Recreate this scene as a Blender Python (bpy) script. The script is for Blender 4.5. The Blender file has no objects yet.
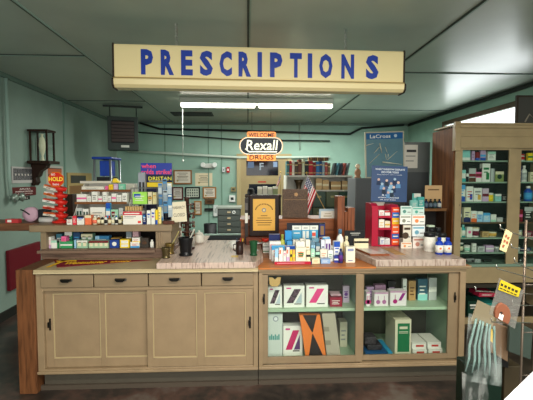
import bpy, bmesh, math, random
from mathutils import Vector, Matrix, Euler
random.seed(7)
S = bpy.context.scene
COL = S.collection
D2R = math.pi / 180

# ---------------------------------------------------------------- camera, world, lights, exposure
CAMZ, FPX = 1.58, 400.0
cam = bpy.data.cameras.new('camera')
cam.sensor_width = 36; cam.lens = FPX / 533 * 36; cam.clip_start = 0.05; cam.clip_end = 60
cam_ob = bpy.data.objects.new('camera', cam); COL.objects.link(cam_ob)
cam_ob.location = (0, 0, CAMZ)
cam_ob.rotation_euler = Euler(((90 - 3.1) * D2R, 0, -2.7 * D2R), 'XYZ')
S.camera = cam_ob
RCAM = cam_ob.rotation_euler.to_matrix()

S.view_settings.view_transform = 'Standard'; S.view_settings.look = 'None'
S.view_settings.gamma = 1; S.view_settings.use_curve_mapping = False
S.view_settings.exposure = 0.12

w = bpy.data.worlds.new('world'); S.world = w; w.use_nodes = True
w.node_tree.nodes['Background'].inputs[0].default_value = (0.75, 0.85, 1.0, 1)
w.node_tree.nodes['Background'].inputs[1].default_value = 0.5

def area(name, loc, rot, sx, sy, power, col=(1, 1, 1), spread=180):
    l = bpy.data.lights.new(name, 'AREA'); l.shape = 'RECTANGLE'; l.size = sx; l.size_y = sy
    l.energy = power; l.color = col; l.spread = spread * D2R
    o = bpy.data.objects.new(name, l); COL.objects.link(o)
    o.location = loc; o.rotation_euler = tuple(a * D2R for a in rot)
    return o
WARM = (1.0, 0.93, 0.82); COOL = (0.9, 0.97, 1.0)
# ceiling tubes of the shop, in front of the counter and behind the camera
area('tube_light_shop', (0.9, 0.9, 2.66), (0, 0, 0), 2.4, 0.2, 100, WARM)
area('tube_light_shop', (0.3, -1.6, 2.66), (0, 0, 0), 2.4, 0.2, 100, WARM)
# tubes at the back of the dispensary
area('tube_light_back', (0.25, 6.0, 2.60), (0, 0, 0), 2.3, 0.2, 90, (0.97, 1.0, 0.93))
area('tube_light_back', (1.0, 7.4, 2.62), (0, 0, 0), 2.4, 0.2, 50, (0.97, 1.0, 0.93))
# daylight through the strip window above the cabinet
area('strip_window_daylight', (3.42, 5.8, 2.28), (0, 90, 0), 0.42, 2.1, 8, COOL)
# daylight through the shop window, front right
area('shop_window_daylight', (3.2, -1.0, 1.7), (0, 78, 15), 1.6, 2.6, 70, COOL)
area('shop_front_daylight', (0.4, -2.9, 1.65), (90, 0, 0), 4.6, 1.5, 150, (1.0, 0.97, 0.92))

# ---------------------------------------------------------------- pixel helpers (real depth is always given)
def ray(px, py):
    return RCAM @ Vector(((px - 266.5) / FPX, (200 - py) / FPX, -1))
def PX(px, Y, py=220):
    v = ray(px, py); return v.x * Y / v.y
def PZ(py, Y, px=266):
    v = ray(px, py); return CAMZ + v.z * Y / v.y
def atX(px, py, x):
    v = ray(px, py); t = x / v.x; return Vector((x, v.y * t, CAMZ + v.z * t))
def atZ(px, py, z):
    v = ray(px, py); t = (z - CAMZ) / v.z; return Vector((v.x * t, v.y * t, z))

# ---------------------------------------------------------------- materials
def lin(h):
    h = h.lstrip('#')
    c = [int(h[i:i + 2], 16) / 255 for i in (0, 2, 4)]
    return tuple(((x + 0.055) / 1.055) ** 2.4 if x > 0.04045 else x / 12.92 for x in c)
NAMED = dict(white='e8e6dc', cream='e2d8b4', black='141414', dark='2a2826', grey='8a8c8a', lgrey='b9bcb8',
             red='c01e26', dred='7a1420', blue='1e4fae', navy='16245c', sky='4aa2d8', teal='3fa8a4', ltteal='8fcfc6',
             green='1f7a44', dgreen='17392c', mint='a6d4bc', lime='a9dc5e', yellow='f0cf2a', orange='ea6a2c', coral='f0795c',
             pink='e86a9c', magenta='c2287c', lilac='c9a6c8', brown='5c3a22', tan='c3a06a', kraft='b48c5a', silver='b8bab8',
             amber='8a4a1c', wine='6e1430', purple='5a2a7a', ltblue='9cc8e4', gold='d8a84a')
MATS = {}
def M(col, rough=0.5, metal=0.0, kind='plain', **k):
    col = NAMED.get(col, col)
    key = (col, rough, metal, kind, tuple(sorted(k.items())))
    if key in MATS: return MATS[key]
    m = bpy.data.materials.new(kind + '_' + col); m.use_nodes = True
    nt = m.node_tree; N = nt.nodes; L = nt.links; b = N['Principled BSDF']
    c = lin(col); b.inputs['Roughness'].default_value = rough; b.inputs['Metallic'].default_value = metal
    b.inputs['Base Color'].default_value = (*c, 1)
    def noise(scale, detail=4, stretch=None):
        tc = N.new('ShaderNodeTexCoord'); mp = N.new('ShaderNodeMapping'); n = N.new('ShaderNodeTexNoise')
        L.new(tc.outputs['Object'], mp.inputs[0]); L.new(mp.outputs[0], n.inputs[0])
        if stretch: mp.inputs['Scale'].default_value = stretch
        n.inputs['Scale'].default_value = scale; n.inputs['Detail'].default_value = detail
        return n.outputs['Fac']
    def ramp(fac, stops):
        r = N.new('ShaderNodeValToRGB'); L.new(fac, r.inputs[0])
        e = r.color_ramp.elements
        while len(e) < len(stops): e.new(0.5)
        for el, (p, cc) in zip(e, stops): el.position = p; el.color = (*cc, 1)
        return r.outputs[0]
    def bump(fac, st, dist=0.002):
        bp = N.new('ShaderNodeBump'); bp.inputs['Strength'].default_value = st; bp.inputs['Distance'].default_value = dist
        L.new(fac, bp.inputs['Height']); L.new(bp.outputs[0], b.inputs['Normal'])
    sc = lambda f: tuple(min(1, x * f) for x in c)
    b.inputs['Specular IOR Level'].default_value = 0.22 if kind in ('plain', 'wood') and metal == 0 else 0.4
    if kind == 'matte': b.inputs['Specular IOR Level'].default_value = 0.04
    if kind == 'paint':
        f = noise(k.get('scale', 6), 6)
        L.new(ramp(f, [(0.3, sc(0.9)), (0.55, c), (0.75, sc(1.07))]), b.inputs['Base Color'])
        bump(noise(k.get('scale', 6) * 9, 3), 0.25)
    elif kind == 'wood':
        f = noise(k.get('scale', 5), 6, k.get('st', (9, 9, 0.9)))
        L.new(ramp(f, [(0.3, sc(0.5)), (0.5, c), (0.7, sc(1.35))]), b.inputs['Base Color'])
        bump(f, 0.2)
    elif kind == 'marble':
        f = noise(9, 3, (9, 0.5, 1.5))
        d = lin('8c7268')
        L.new(ramp(f, [(0.34, d), (0.45, sc(.9)), (0.56, c), (0.8, sc(1.08))]), b.inputs['Base Color'])
    elif kind == 'floor':
        f = noise(2.2, 8); g = noise(14, 5)
        mx = N.new('ShaderNodeMath'); mx.operation = 'MULTIPLY_ADD'; L.new(g, mx.inputs[0]); mx.inputs[1].default_value = 0.35; L.new(f, mx.inputs[2])
        L.new(ramp(mx.outputs[0], [(0.52, lin('262220')), (0.64, lin('3a322d')), (0.75, lin('554038')), (0.88, lin('665c54'))]), b.inputs['Base Color'])
        bump(g, 0.3)
    elif kind == 'brush':
        f = noise(30, 3, (1, 1, 12)); L.new(ramp(f, [(0.3, sc(0.75)), (0.7, sc(1.15))]), b.inputs['Base Color'])
    elif kind == 'speckle':
        f = noise(60, 2); L.new(ramp(f, [(0.42, sc(0.45)), (0.5, c), (0.62, sc(1.6))]), b.inputs['Base Color'])
    elif kind == 'relief':
        f = noise(90, 3, (1, 1, 2.2)); L.new(ramp(f, [(0.4, sc(0.6)), (0.6, sc(1.5))]), b.inputs['Base Color']); bump(f, 0.8, 0.004)
    elif kind == 'perf':
        tc = N.new('ShaderNodeTexCoord'); v = N.new('ShaderNodeTexVoronoi'); L.new(tc.outputs['Object'], v.inputs[0])
        v.inputs['Scale'].default_value = 32; v.inputs['Randomness'].default_value = 0
        cc = ramp(v.outputs['Distance'], [(0.22, sc(0.45)), (0.34, c)])
        L.new(cc, b.inputs['Base Color']); L.new(cc, b.inputs['Emission Color']); b.inputs['Emission Strength'].default_value = k.get('em', 1)
    elif kind == 'emit':
        b.inputs['Emission Color'].default_value = (*c, 1); b.inputs['Emission Strength'].default_value = k.get('em', 5)
    elif kind == 'glass':
        nt.nodes.remove(b); t = N.new('ShaderNodeBsdfTransparent'); g = N.new('ShaderNodeBsdfGlossy'); g.inputs['Roughness'].default_value = rough
        t.inputs[0].default_value = (*c, 1); fr = N.new('ShaderNodeFresnel'); fr.inputs[0].default_value = 1.45
        ge = N.new('ShaderNodeNewGeometry'); mu = N.new('ShaderNodeMath'); mu.operation = 'SUBTRACT'; mu.use_clamp = True
        L.new(fr.outputs[0], mu.inputs[0]); L.new(ge.outputs['Backfacing'], mu.inputs[1])   # a thin pane: only its outer face mirrors
        mx = N.new('ShaderNodeMixShader'); L.new(mu.outputs[0], mx.inputs[0]); L.new(t.outputs[0], mx.inputs[1]); L.new(g.outputs[0], mx.inputs[2])
        L.new(mx.outputs[0], N['Material Output'].inputs[0])
    elif kind == 'film':
        nt.nodes.remove(b); t = N.new('ShaderNodeBsdfTransparent'); d = N.new('ShaderNodeBsdfPrincipled')
        d.inputs['Base Color'].default_value = (*c, 1); d.inputs['Roughness'].default_value = rough
        mx = N.new('ShaderNodeMixShader'); mx.inputs[0].default_value = k.get('op', 0.35)
        if k.get('wrinkle'):
            f = noise(14, 5, (1, 1, 0.4)); r = ramp(f, [(0.5, (k.get('op', .35) * .5,) * 3), (0.72, (min(1, k.get('op', .35) * 7),) * 3)]); L.new(r, mx.inputs[0])  # opacity noise paints pale highlights along the film's wrinkles
        L.new(t.outputs[0], mx.inputs[1]); L.new(d.outputs[0], mx.inputs[2]); L.new(mx.outputs[0], N['Material Output'].inputs[0])
    MATS[key] = m
    return m

# ---------------------------------------------------------------- mesh builder
SHIFT = {}
ALL = []
def tag(o, label=None, cat=None, group=None, kind=None):
    if label: o['label'] = label
    if cat: o['category'] = cat
    if group: o['group'] = group
    if kind: o['kind'] = kind
    return o
class MB:
    def __init__(s): s.bm = bmesh.new(); s.mats = []
    def mi(s, m):
        if isinstance(m, str): m = M(m)
        if m not in s.mats: s.mats.append(m)
        return s.mats.index(m)
    def box(s, x0, x1, y0, y1, z0, z1, m, mat4=None):
        i = s.mi(m); co = [(x, y, z) for x in (x0, x1) for y in (y0, y1) for z in (z0, z1)]
        vs = [s.bm.verts.new(mat4 @ Vector(c) if mat4 else c) for c in co]
        for f in ((0, 1, 3, 2), (4, 6, 7, 5), (0, 4, 5, 1), (2, 3, 7, 6), (0, 2, 6, 4), (1, 5, 7, 3)):
            s.bm.faces.new([vs[k] for k in f]).material_index = i
        return s
    def prism(s, poly, a0, a1, m, axis='y', mat4=None):
        """poly in the two other axes; extruded from a0 to a1 along axis"""
        i = s.mi(m)
        def mk(p, a):
            c = {'y': (p[0], a, p[1]), 'x': (a, p[0], p[1]), 'z': (p[0], p[1], a)}[axis]
            return s.bm.verts.new(mat4 @ Vector(c) if mat4 else c)
        A = [mk(p, a0) for p in poly]; B = [mk(p, a1) for p in poly]
        fs = [s.bm.faces.new(A), s.bm.faces.new(B[::-1])]
        n = len(poly)
        for k in range(n): fs.append(s.bm.faces.new((A[k], B[k], B[(k + 1) % n], A[(k + 1) % n])))
        for f in fs: f.material_index = i
        bmesh.ops.recalc_face_normals(s.bm, faces=fs)
        return s
    def lathe(s, prof, c, m, seg=16, axis='z', mat4=None):
        i = s.mi(m); rings = []; fs = []
        def pt(r, h, a):
            u, v = r * math.cos(a), r * math.sin(a)
            p = {'z': (c[0] + u, c[1] + v, c[2] + h), 'y': (c[0] + u, c[1] + h, c[2] + v), 'x': (c[0] + h, c[1] + u, c[2] + v)}[axis]
            return mat4 @ Vector(p) if mat4 else p
        for r, h in prof:
            rings.append([s.bm.verts.new(pt(max(r, 1e-5), h, 2 * math.pi * k / seg)) for k in range(seg)])
        for a, b in zip(rings, rings[1:]):
            for k in range(seg): fs.append(s.bm.faces.new((a[k], a[(k + 1) % seg], b[(k + 1) % seg], b[k])))
        fs.append(s.bm.faces.new(rings[0])); fs.append(s.bm.faces.new(rings[-1][::-1]))
        for f in fs: f.material_index = i; f.smooth = True
        fs[-1].smooth = fs[-2].smooth = False
        bmesh.ops.recalc_face_normals(s.bm, faces=fs)
        return s
    def tube(s, pts, r, m, seg=8):
        i = s.mi(m); pts = [Vector(p) for p in pts]; rings = []; fs = []
        rr = r if isinstance(r, (list, tuple)) else [r] * len(pts)
        up = Vector((0, 0, 1))
        for k, p in enumerate(pts):
            d = (pts[min(k + 1, len(pts) - 1)] - pts[max(k - 1, 0)]).normalized()
            a = d.cross(up)
            if a.length < 0.05: a = d.cross(Vector((0, 1, 0)))
            a.normalize(); b = d.cross(a)
            rings.append([s.bm.verts.new(p + (a * math.cos(t) + b * math.sin(t)) * rr[k]) for t in [2 * math.pi * j / seg for j in range(seg)]])
        for a, b in zip(rings, rings[1:]):
            for k in range(seg): fs.append(s.bm.faces.new((a[k], a[(k + 1) % seg], b[(k + 1) % seg], b[k])))
        fs.append(s.bm.faces.new(rings[0])); fs.append(s.bm.faces.new(rings[-1][::-1]))
        for f in fs: f.material_index = i; f.smooth = True
        bmesh.ops.recalc_face_normals(s.bm, faces=fs)
        return s
    def text(s, body, x0, x1, z0, z1, y, m, depth=0.002, bold=0.0, shear=0.0, mat4=None, space=1.0):
        """lettering on the vertical plane y, read from -y"""
        cu = bpy.data.curves.new('t', 'FONT'); cu.body = body; cu.offset = bold; cu.extrude = 0.02; cu.resolution_u = 2
        cu.shear = shear; cu.space_character = space
        o = bpy.data.objects.new('t', cu); COL.objects.link(o)
        me = bpy.data.meshes.new_from_object(o.evaluated_get(bpy.context.evaluated_depsgraph_get()))
        bpy.data.objects.remove(o); bpy.data.curves.remove(cu)
        if not me.vertices: return s
        xs = [v.co.x for v in me.vertices]; ys = [v.co.y for v in me.vertices]
        ax, bx, ay, by = min(xs), max(xs), min(ys), max(ys)
        i = s.mi(m); base = len(s.bm.verts)
        vs = []
        for v in me.vertices:
            q = Vector((x0 + (v.co.x - ax) / (bx - ax) * (x1 - x0), y - (0.5 + v.co.z / 0.04) * depth, z0 + (v.co.y - ay) / (by - ay) * (z1 - z0)))
            vs.append(s.bm.verts.new(mat4 @ q if mat4 else q))
        for p in me.polygons:
            try: s.bm.faces.new([vs[k] for k in p.vertices]).material_index = i
            except ValueError: pass
        bpy.data.meshes.remove(me)
        return s
    def build(s, name, parent=None, bev=0, rotz=0, label=None, loc=None, smooth=False):
        me = bpy.data.meshes.new(name)
        if parent is None:
            if loc is None:
                cs = [v.co for v in s.bm.verts]
                off = Vector(((min(c.x for c in cs) + max(c.x for c in cs)) / 2, (min(c.y for c in cs) + max(c.y for c in cs)) / 2, min(c.z for c in cs)))
            else: off = Vector(loc)
        else: off = SHIFT[parent.name]
        bmesh.ops.translate(s.bm, verts=s.bm.verts, vec=-off)
        if smooth:
            for f in s.bm.faces: f.smooth = True
        s.bm.to_mesh(me); s.bm.free()
        for m in s.mats: me.materials.append(m)
        o = bpy.data.objects.new(name, me); COL.objects.link(o)
        if parent is None: o.location = off; o.rotation_euler = (0, 0, rotz * D2R); ALL.append(o)
        else: o.parent = parent
        SHIFT[o.name] = off
        if bev:
            b = o.modifiers.new('bevel', 'BEVEL'); b.width = bev; b.segments = 2; b.limit_method = 'ANGLE'; b.angle_limit = 0.9
        if label: o['label'] = label
        return o
def thing(name, label, cat, loc, group=None, rotz=0):
    o = bpy.data.objects.new(name, None); COL.objects.link(o); o.empty_display_size = 0.05
    o.location = loc; o.rotation_euler = (0, 0, rotz * D2R); SHIFT[o.name] = Vector(loc); ALL.append(o)
    return tag(o, label, cat, group)
def solo(name, mb, label, cat, group=None, **k):
    return tag(mb.build(name, None, **k), label, cat, group)
def struct(name, mb, **k):
    o = mb.build(name, None, **k); o['kind'] = 'structure'; ALL.remove(o); return o

# ================================================================ ROOM
CZ, BY, LX, RX, FY = 2.75, 8.5, -2.72, 3.45, -3.0
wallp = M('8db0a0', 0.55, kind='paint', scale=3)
struct('floor', MB().box(LX - .1, RX + .1, FY - .1, BY + .1, -0.1, 0, M('4a382e', 0.32, kind='floor')))
struct('ceiling', MB().box(LX - .1, RX + .1, FY - .1, BY + .1, CZ, CZ + .1, M('a6b0a4', 0.3, kind='paint', scale=2)))
struct('wall_back', MB().box(LX - .1, RX + .1, BY, BY + .1, 0, CZ, wallp))
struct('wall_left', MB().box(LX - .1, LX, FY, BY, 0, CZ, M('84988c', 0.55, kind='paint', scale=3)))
struct('wall_front', MB().box(LX - .1, RX + .1, FY - .1, FY, 0, 0.8, wallp).box(LX - .1, RX + .1, FY - .1, FY, 2.4, CZ, wallp)
       .box(LX - .1, LX + .6, FY - .1, FY, .8, 2.4, wallp).box(RX - .6, RX + .1, FY - .1, FY, .8, 2.4, wallp))
# right wall with the strip window above the cabinet
WZ0, WZ1, WY0, WY1 = 2.05, 2.50, 4.75, 6.9
struct('wall_right', MB().box(RX, RX + .1, FY, WY0, 0, CZ, wallp).box(RX, RX + .1, WY1, BY, 0, CZ, wallp)
       .box(RX, RX + .1, WY0, WY1, 0, WZ0, wallp).box(RX, RX + .1, WY0, WY1, WZ1, CZ, wallp))
wn = struct('window_1', MB().box(RX + .03, RX + .05, WY0, WY1, WZ0, WZ1, M('e8ecec', .5, kind='perf', em=3.0)))
MB().box(RX - .03, RX, WY0 - .08, WY1 + .05, WZ1, WZ1 + .07, M('5a4a38', kind='wood', st=(1, .9, 9))).box(RX - .03, RX, WY0 - .08, WY1 + .05, WZ0 - .06, WZ0, M('5a4a38')).box(RX - .03, RX, WY1, WY1 + .05, WZ0, WZ1, M('5a4a38')).build('window_frame', wn)
struct('baseboard_left', MB().box(LX, LX + .02, FY, BY, 0, .1, M('23231f', .5)))
struct('baseboard_back', MB().box(LX, RX, BY - .02, BY, 0, .1, M('23231f', .5)))
# ceiling panel seams
seam = M('39453e', .6); lite = M('8aa093', .4)
n = 1
def seam_strip(x0, x1, y0, y1):
    global n
    mb = MB().box(x0, x1, y0, y1, CZ - .006, CZ, seam)
    if x1 - x0 < y1 - y0: mb.box(x1, x1 + .012, y0, y1, CZ - .01, CZ, lite)
    else: mb.box(x0, x1, y1, y1 + .012, CZ - .01, CZ, lite)
    struct('trim_%d' % n, mb); n += 1
for x in (-1.55, 0.0, 1.55): seam_strip(x, x + .016, FY, BY)
for x0, x1, y in ((LX, -1.55, 3.95), (LX, -1.55, 6.2), (-1.53, 0, 4.9), (0.03, 1.55, 5.0), (1.58, RX, 4.4), (1.58, RX, 6.8)): seam_strip(x0, x1, y, y + .02)
# corner mouldings + wall panel battens
struct('trim_%d' % n, MB().box(LX, LX + .03, FY, BY, CZ - .05, CZ, M('5c7166', .5))); n += 1
struct('trim_%d' % n, MB().box(RX - .03, RX, FY, BY, CZ - .06, CZ - .01, M('1c201e', .5))); n += 1
struct('trim_%d' % n, MB().box(LX + .03, RX - .03, BY - .03, BY, CZ - .05, CZ, M('5c7166', .5))); n += 1
for px in (64,):
    p = atX(px, 150, LX); struct('trim_%d' % n, MB().box(LX, LX + .012, p.y - .02, p.y + .02, .1, CZ - .05, M('6d887b', .5))); n += 1
for px in (166, 209, 222):
    x = PX(px, BY); struct('trim_%d' % n, MB().box(x - .012, x + .012, BY - .008, BY, .1, CZ - .05, M('6a8a7a', .5))); n += 1

# ---------------------------------------------------------------- pipes
dk = M('1d2422', .5); wp = M('9db5a8', .45)
def pipe(pts, r, m, label, group=None):
    return solo('conduit_pipe', MB().tube(pts, r, m, 8), label, 'pipe', group)
yb = BY - .07
def wb(px, py, y=yb): return Vector((PX(px, y, py), y, PZ(py, y, px)))
pipe([wb(140, 123), wb(160, 129), wb(215, 130), wb(330, 133.5), wb(350, 134), wb(362, 128), wb(404, 125)], .022, dk, 'dark conduit pipe running high along the back wall and kinking up near the right')
pipe([wb(128, 131.5), wb(236, 139.5), wb(330, 141)], .014, dk, 'thin dark pipe just below the heavy conduit on the back wall')
pipe([wb(128, 151), wb(180, 154), wb(240, 157.5), wb(330, 157)], .026, M('c2d2c6', .4), 'pale pipe crossing the back wall at door top height')
p1 = atX(3.5, 120, LX)
pipe([(LX + .04, p1.y, CZ - .06), (LX + .04, p1.y, 1.62), (LX + .04, p1.y + .02, 1.38)], .018, M('93ab9f', .4), 'painted vertical pipe on left wall ending in a small valve')
pipe([wb(300, 150, yb + .045), wb(300, 123, yb + .045)], .012, wp, 'pale vertical pipe on the back wall above the bookshelf')

# wall valve on the left pipe
v = thing('pipe_valve', 'round metal valve pair at the end of the painted pipe, left wall', 'valve', (LX + .06, p1.y + .03, 1.33))
MB().lathe([(.02, 0), (.045, .01), (.05, .04), (.03, .06)], (LX + .04, p1.y + .04, 1.36), M('8e9c92', .35, .6), 14, 'x').build('valve_body', v)
MB().lathe([(.02, 0), (.05, .01), (.055, .03), (.02, .05)], (LX + .04, p1.y + .2, 1.36), M('8e9c92', .35, .6), 14, 'x').build('dial', v)
MB().tube([(LX + .06, p1.y + .04, 1.36), (LX + .06, p1.y + .2, 1.36)], .014, M('8e9c92', .35, .6)).build('connecting_pipe', v)

# ================================================================ COUNTER
beige = M('947d60', .42, kind='paint', scale=9); beige2 = M('8b765b', .42, kind='paint', scale=9)
CF, CT = 2.95, .92           # front plane, top height
CB = 4.42                    # back of the counter
x_l, x_r = PX(36, CF, 300), PX(465.5, CF, 300)
x_m0, x_m1 = PX(258, CF, 300), PX(258.7, CF, 300)
pull = M('17130f', .35, .5)
def bin_pull(parent, x, z, y):
    MB().box(x - .042, x + .042, y - .006, y, z - .010, z + .010, M('6e6a62', .35, .7)).prism(
        [(x - .036, z + .01), (x + .036, z + .01), (x + .033, z - .003), (x + .02, z - .012), (x - .02, z - .012), (x - .033, z - .003)], y - .03, y - .006, pull).build('cup_pull', parent, bev=.002)
zt = CT - .03
def zz(py, Y=CF, px=266): return PZ(py, Y, px)
# left cabinet
c = thing('drawer_counter_cabinet', 'long beige painted counter cabinet with four drawers over two sliding panel doors', 'cabinet', ((x_l + x_m0) / 2, (CF + CB) / 2, 0))
z_base = .138; z_dr0, z_dr1 = .785, zt - .005; z_d0, z_d1 = .173, .755
mb = MB()
mb.box(x_l, x_m0, CF + .06, CB, z_base, zt, beige)                 # carcass
mb.box(x_l, x_l + .05, CF, CF + .06, z_base, zt, beige).box(x_m0 - .035, x_m0, CF, CF + .06, z_base, zt, beige)
mb.box(x_l + .05, x_m0 - .035, CF, CF + .06, .757, .782, beige).box(x_l + .05, x_m0 - .035, CF, CF + .06, z_base, .171, beige)
mb.build('carcass', c, bev=.003)
MB().box(x_l - .01, x_m0 + .001, CF - .012, CF, z_base - .0, z_base + .02, beige).build('base_moulding', c, bev=.004)
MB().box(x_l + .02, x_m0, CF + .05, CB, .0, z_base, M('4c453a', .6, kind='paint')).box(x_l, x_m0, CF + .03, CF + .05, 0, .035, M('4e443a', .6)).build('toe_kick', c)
dx = [PX(p, CF, 278) for p in (40.5, 94, 148.5, 201.5, 254)]
for a, b in zip(dx, dx[1:]):
    d = MB().box(a + .004, b - .004, CF - .012, CF + .055, z_dr0, z_dr1 - .003, beige2).build('drawer', c, bev=.004)
    bin_pull(d, (a + b) / 2 + .0, (z_dr0 + z_dr1) / 2 + .005, CF - .012)
def panel_door(parent, x0, x1, z0, z1, y, panels, hx, hz):
    mb = MB(); t = .022
    mb.box(x0, x1, y + .01, y + t, z0, z1, beige)
    px = [x0] + [v for p in panels for v in p] + [x1]
    for k in range(0, len(px), 2): mb.box(px[k], px[k + 1], y, y + .01, z0, z1, beige)
    for a, b in panels:
        mb.box(a, b, y, y + .01, z1 - .025, z1, beige).box(a, b, y, y + .01, z0, z0 + .065, beige)
        li = M('b29e78', .42)
        mb.box(a, a + .008, y + .003, y + .01, z0 + .065, z1 - .025, li).box(b - .008, b, y + .003, y + .01, z0 + .065, z1 - .025, li)
        mb.box(a + .008, b - .008, y + .003, y + .01, z0 + .065, z0 + .075, li).box(a + .008, b - .008, y + .003, y + .01, z1 - .033, z1 - .025, li)
    d = mb.build('sliding_door', parent, bev=.0015)
    MB().box(hx - .007, hx + .007, y - .004, y, hz - .045, hz + .045, pull).box(hx - .012, hx + .004, y - .02, y - .004, hz - .02, hz + .02, pull).build('handle', d, bev=.002)
q = lambda px, y=CF: PX(px, y, 320)
panel_door(c, q(41), q(148.5), z_d0, z_d1, CF + .03, [(q(51), q(99)), (q(103.5), q(147))], q(48), .5)
panel_door(c, q(147), q(253), z_d0, z_d1, CF + .003, [(q(152.5), q(197)), (q(204.5), q(246))], q(250), .5)
MB().box(PX(17, CF - .02, 320), x_l - .001, CF - .02, CF + .9, 0, zt + .03, M('6c4328', .45, kind='wood', scale=5)).build('end_panel', c, bev=.004, label='reddish brown wooden end panel')
# glass-front cabinet
g = thing('glass_display_counter', 'beige counter case with two sliding glass doors and mint green shelves', 'cabinet', ((x_r + x_m1) / 2, (CF + CB) / 2, 0))
mint = M('a6bf9f', .45, kind='paint', scale=5)
BI = 3.5
mb = MB().box(x_m1, x_r, CF, CB, zt - .025, zt, beige).box(x_m1, x_m1 + .03, CF, CB, z_base, zt - .025, beige).box(x_r - .045, x_r, CF, CB, z_base, zt - .025, beige)
mb.box(x_m1 + .03, x_r - .045, CF, CB, z_base, z_base + .03, beige).box(x_m1 + .03, x_r - .045, BI + .02, CB, z_base + .03, zt - .025, beige)
mb.build('carcass', g, bev=.003)
xi0, xi1 = x_m1 + .031, x_r - .046
MB().box(xi0, xi1, BI, BI + .019, z_base + .031, zt - .026, M('4a4a3c', .5, kind='paint')).build('back_board', g)
SH1 = .175  # inner floor
MB().box(xi0, xi1, CF + .06, BI - .001, z_base + .031, SH1, mint).build('shelf', g)
for xx0, xx1 in ((xi0, xi0 + .006), (xi1 - .006, xi1)): MB().box(xx0, xx1, CF + .065, BI - .001, SH1 + .001, zt - .027, M('9cb59a', .5)).build('inner_side', g)
SH2 = PZ(309, CF + .06, 300)
MB().box(xi0 + .0065, xi1 - .0065, CF + .06, BI - .001, SH2 - .022, SH2, mint).build('shelf', g, bev=.002)
xd = (PX(357, CF, 300) + PX(366, CF, 300)) / 2
MB().box(xd - .01, xd + .01, CF + .12, BI - .001, SH2 + .001, zt - .026, M('93b39c', .5)).box(xd - .01, xd + .01, CF + .12, BI - .001, SH1 + .001, SH2 - .023, M('93b39c', .5)).build('divider', g)
MB().box(x_m1, x_r + .0, CF - .012, CF, z_base, z_base + .02, beige).build('base_moulding', g, bev=.004)
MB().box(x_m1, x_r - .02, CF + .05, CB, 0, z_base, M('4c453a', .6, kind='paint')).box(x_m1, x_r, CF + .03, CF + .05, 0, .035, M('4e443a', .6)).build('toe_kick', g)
pane = M('f9fcfb', .02, kind='glass')
def gdoor(x0, x1, ox0, ox1, y, hx, hz):
    z0, z1 = z_base + .04, zt - .03; oz0, oz1 = PZ(357.5, y), PZ(275.5, y)
    d = MB().box(x0, ox0, y, y + .02, z0, z1, beige2).box(ox1, x1, y, y + .02, z0, z1, beige2).box(ox0, ox1, y, y + .02, z0, oz0, beige2).box(ox0, ox1, y, y + .02, oz1, z1, beige2).build('sliding_glass_door', g, bev=.002)
    MB().box(ox0, ox1, y + .008, y + .012, oz0, oz1, pane).build('glass_pane', d)
    MB().box(hx - .006, hx + .006, y - .004, y, hz - .04, hz + .04, pull).box(hx - .01, hx + .004, y - .018, y - .004, hz - .018, hz + .018, pull).build('handle', d, bev=.002)
gdoor(x_m1 + .015, PX(364, CF), PX(268, CF), PX(357, CF), CF + .002, PX(264, CF), PZ(299, CF))
gdoor(PX(358.5, CF), x_r - .02, PX(366, CF), PX(452, CF), CF + .025, PX(458.5, CF), PZ(301, CF))
# countertops
solo('painted_countertop', MB().box(x_l + .001, PX(258, CF), CF - .03, CB, zt + .0005, CT, M('b3a07c', .4, kind='paint', scale=7)).box(x_l + .001, PX(258, CF), CF - .034, CF - .03, zt + .001, zt + .012, M('c0b08c')), 'pale beige painted countertop over the drawer cabinet', 'countertop', bev=.004)
solo('wooden_countertop', MB().box(PX(258, CF) + .002, x_r + .015, CF - .02, CB, zt + .0005, CT - .014, beige).box(PX(375.5, CF), x_r + .022, CF - .0335, CF - .0305, CT - .014, CT, beige).box(PX(258, CF) + .002, x_r + .02, CF - .03, CB, CT - .0138, CT, M('b06a35', .35, kind='wood', st=(.9, 9, 9), scale=4)), 'orange brown wooden countertop over the glass display case', 'countertop', bev=.004)
# marble slabs
mar = M('c8b0a2', .28, kind='marble')
SA = CT + .0005; ZA = CT + .045
xa0, xa1, xc = PX(157.5, CF, 262), PX(255.5, CF, 262), PX(263, 3.12, 258)
solo('marble_slab', MB().prism([(xa0, CF - .04), (xa1, CF - .04), (xc, 3.12), (xc, 4.30), (xa0, 4.30)], SA, ZA, mar, 'z'), 'long pinkish marble slab with striated veins on the centre of the counter', 'marble slab', bev=.004)
ZB = CT + .052
xb0, xb1, xb2 = PX(352, 3.30, 250), PX(374.5, CF, 262), PX(463.5, CF, 262)
solo('marble_slab', MB().prism([(xb0, 3.34), (xb1, CF - .035), (xb2, CF - .035), (xb2, 4.0), (xb0, 4.0)], SA, ZB, M('b9a699', .28, kind='marble', v=2), 'z'), 'thick greyish marble slab at the right end of the counter under the red rack', 'marble slab', bev=.004)

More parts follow.
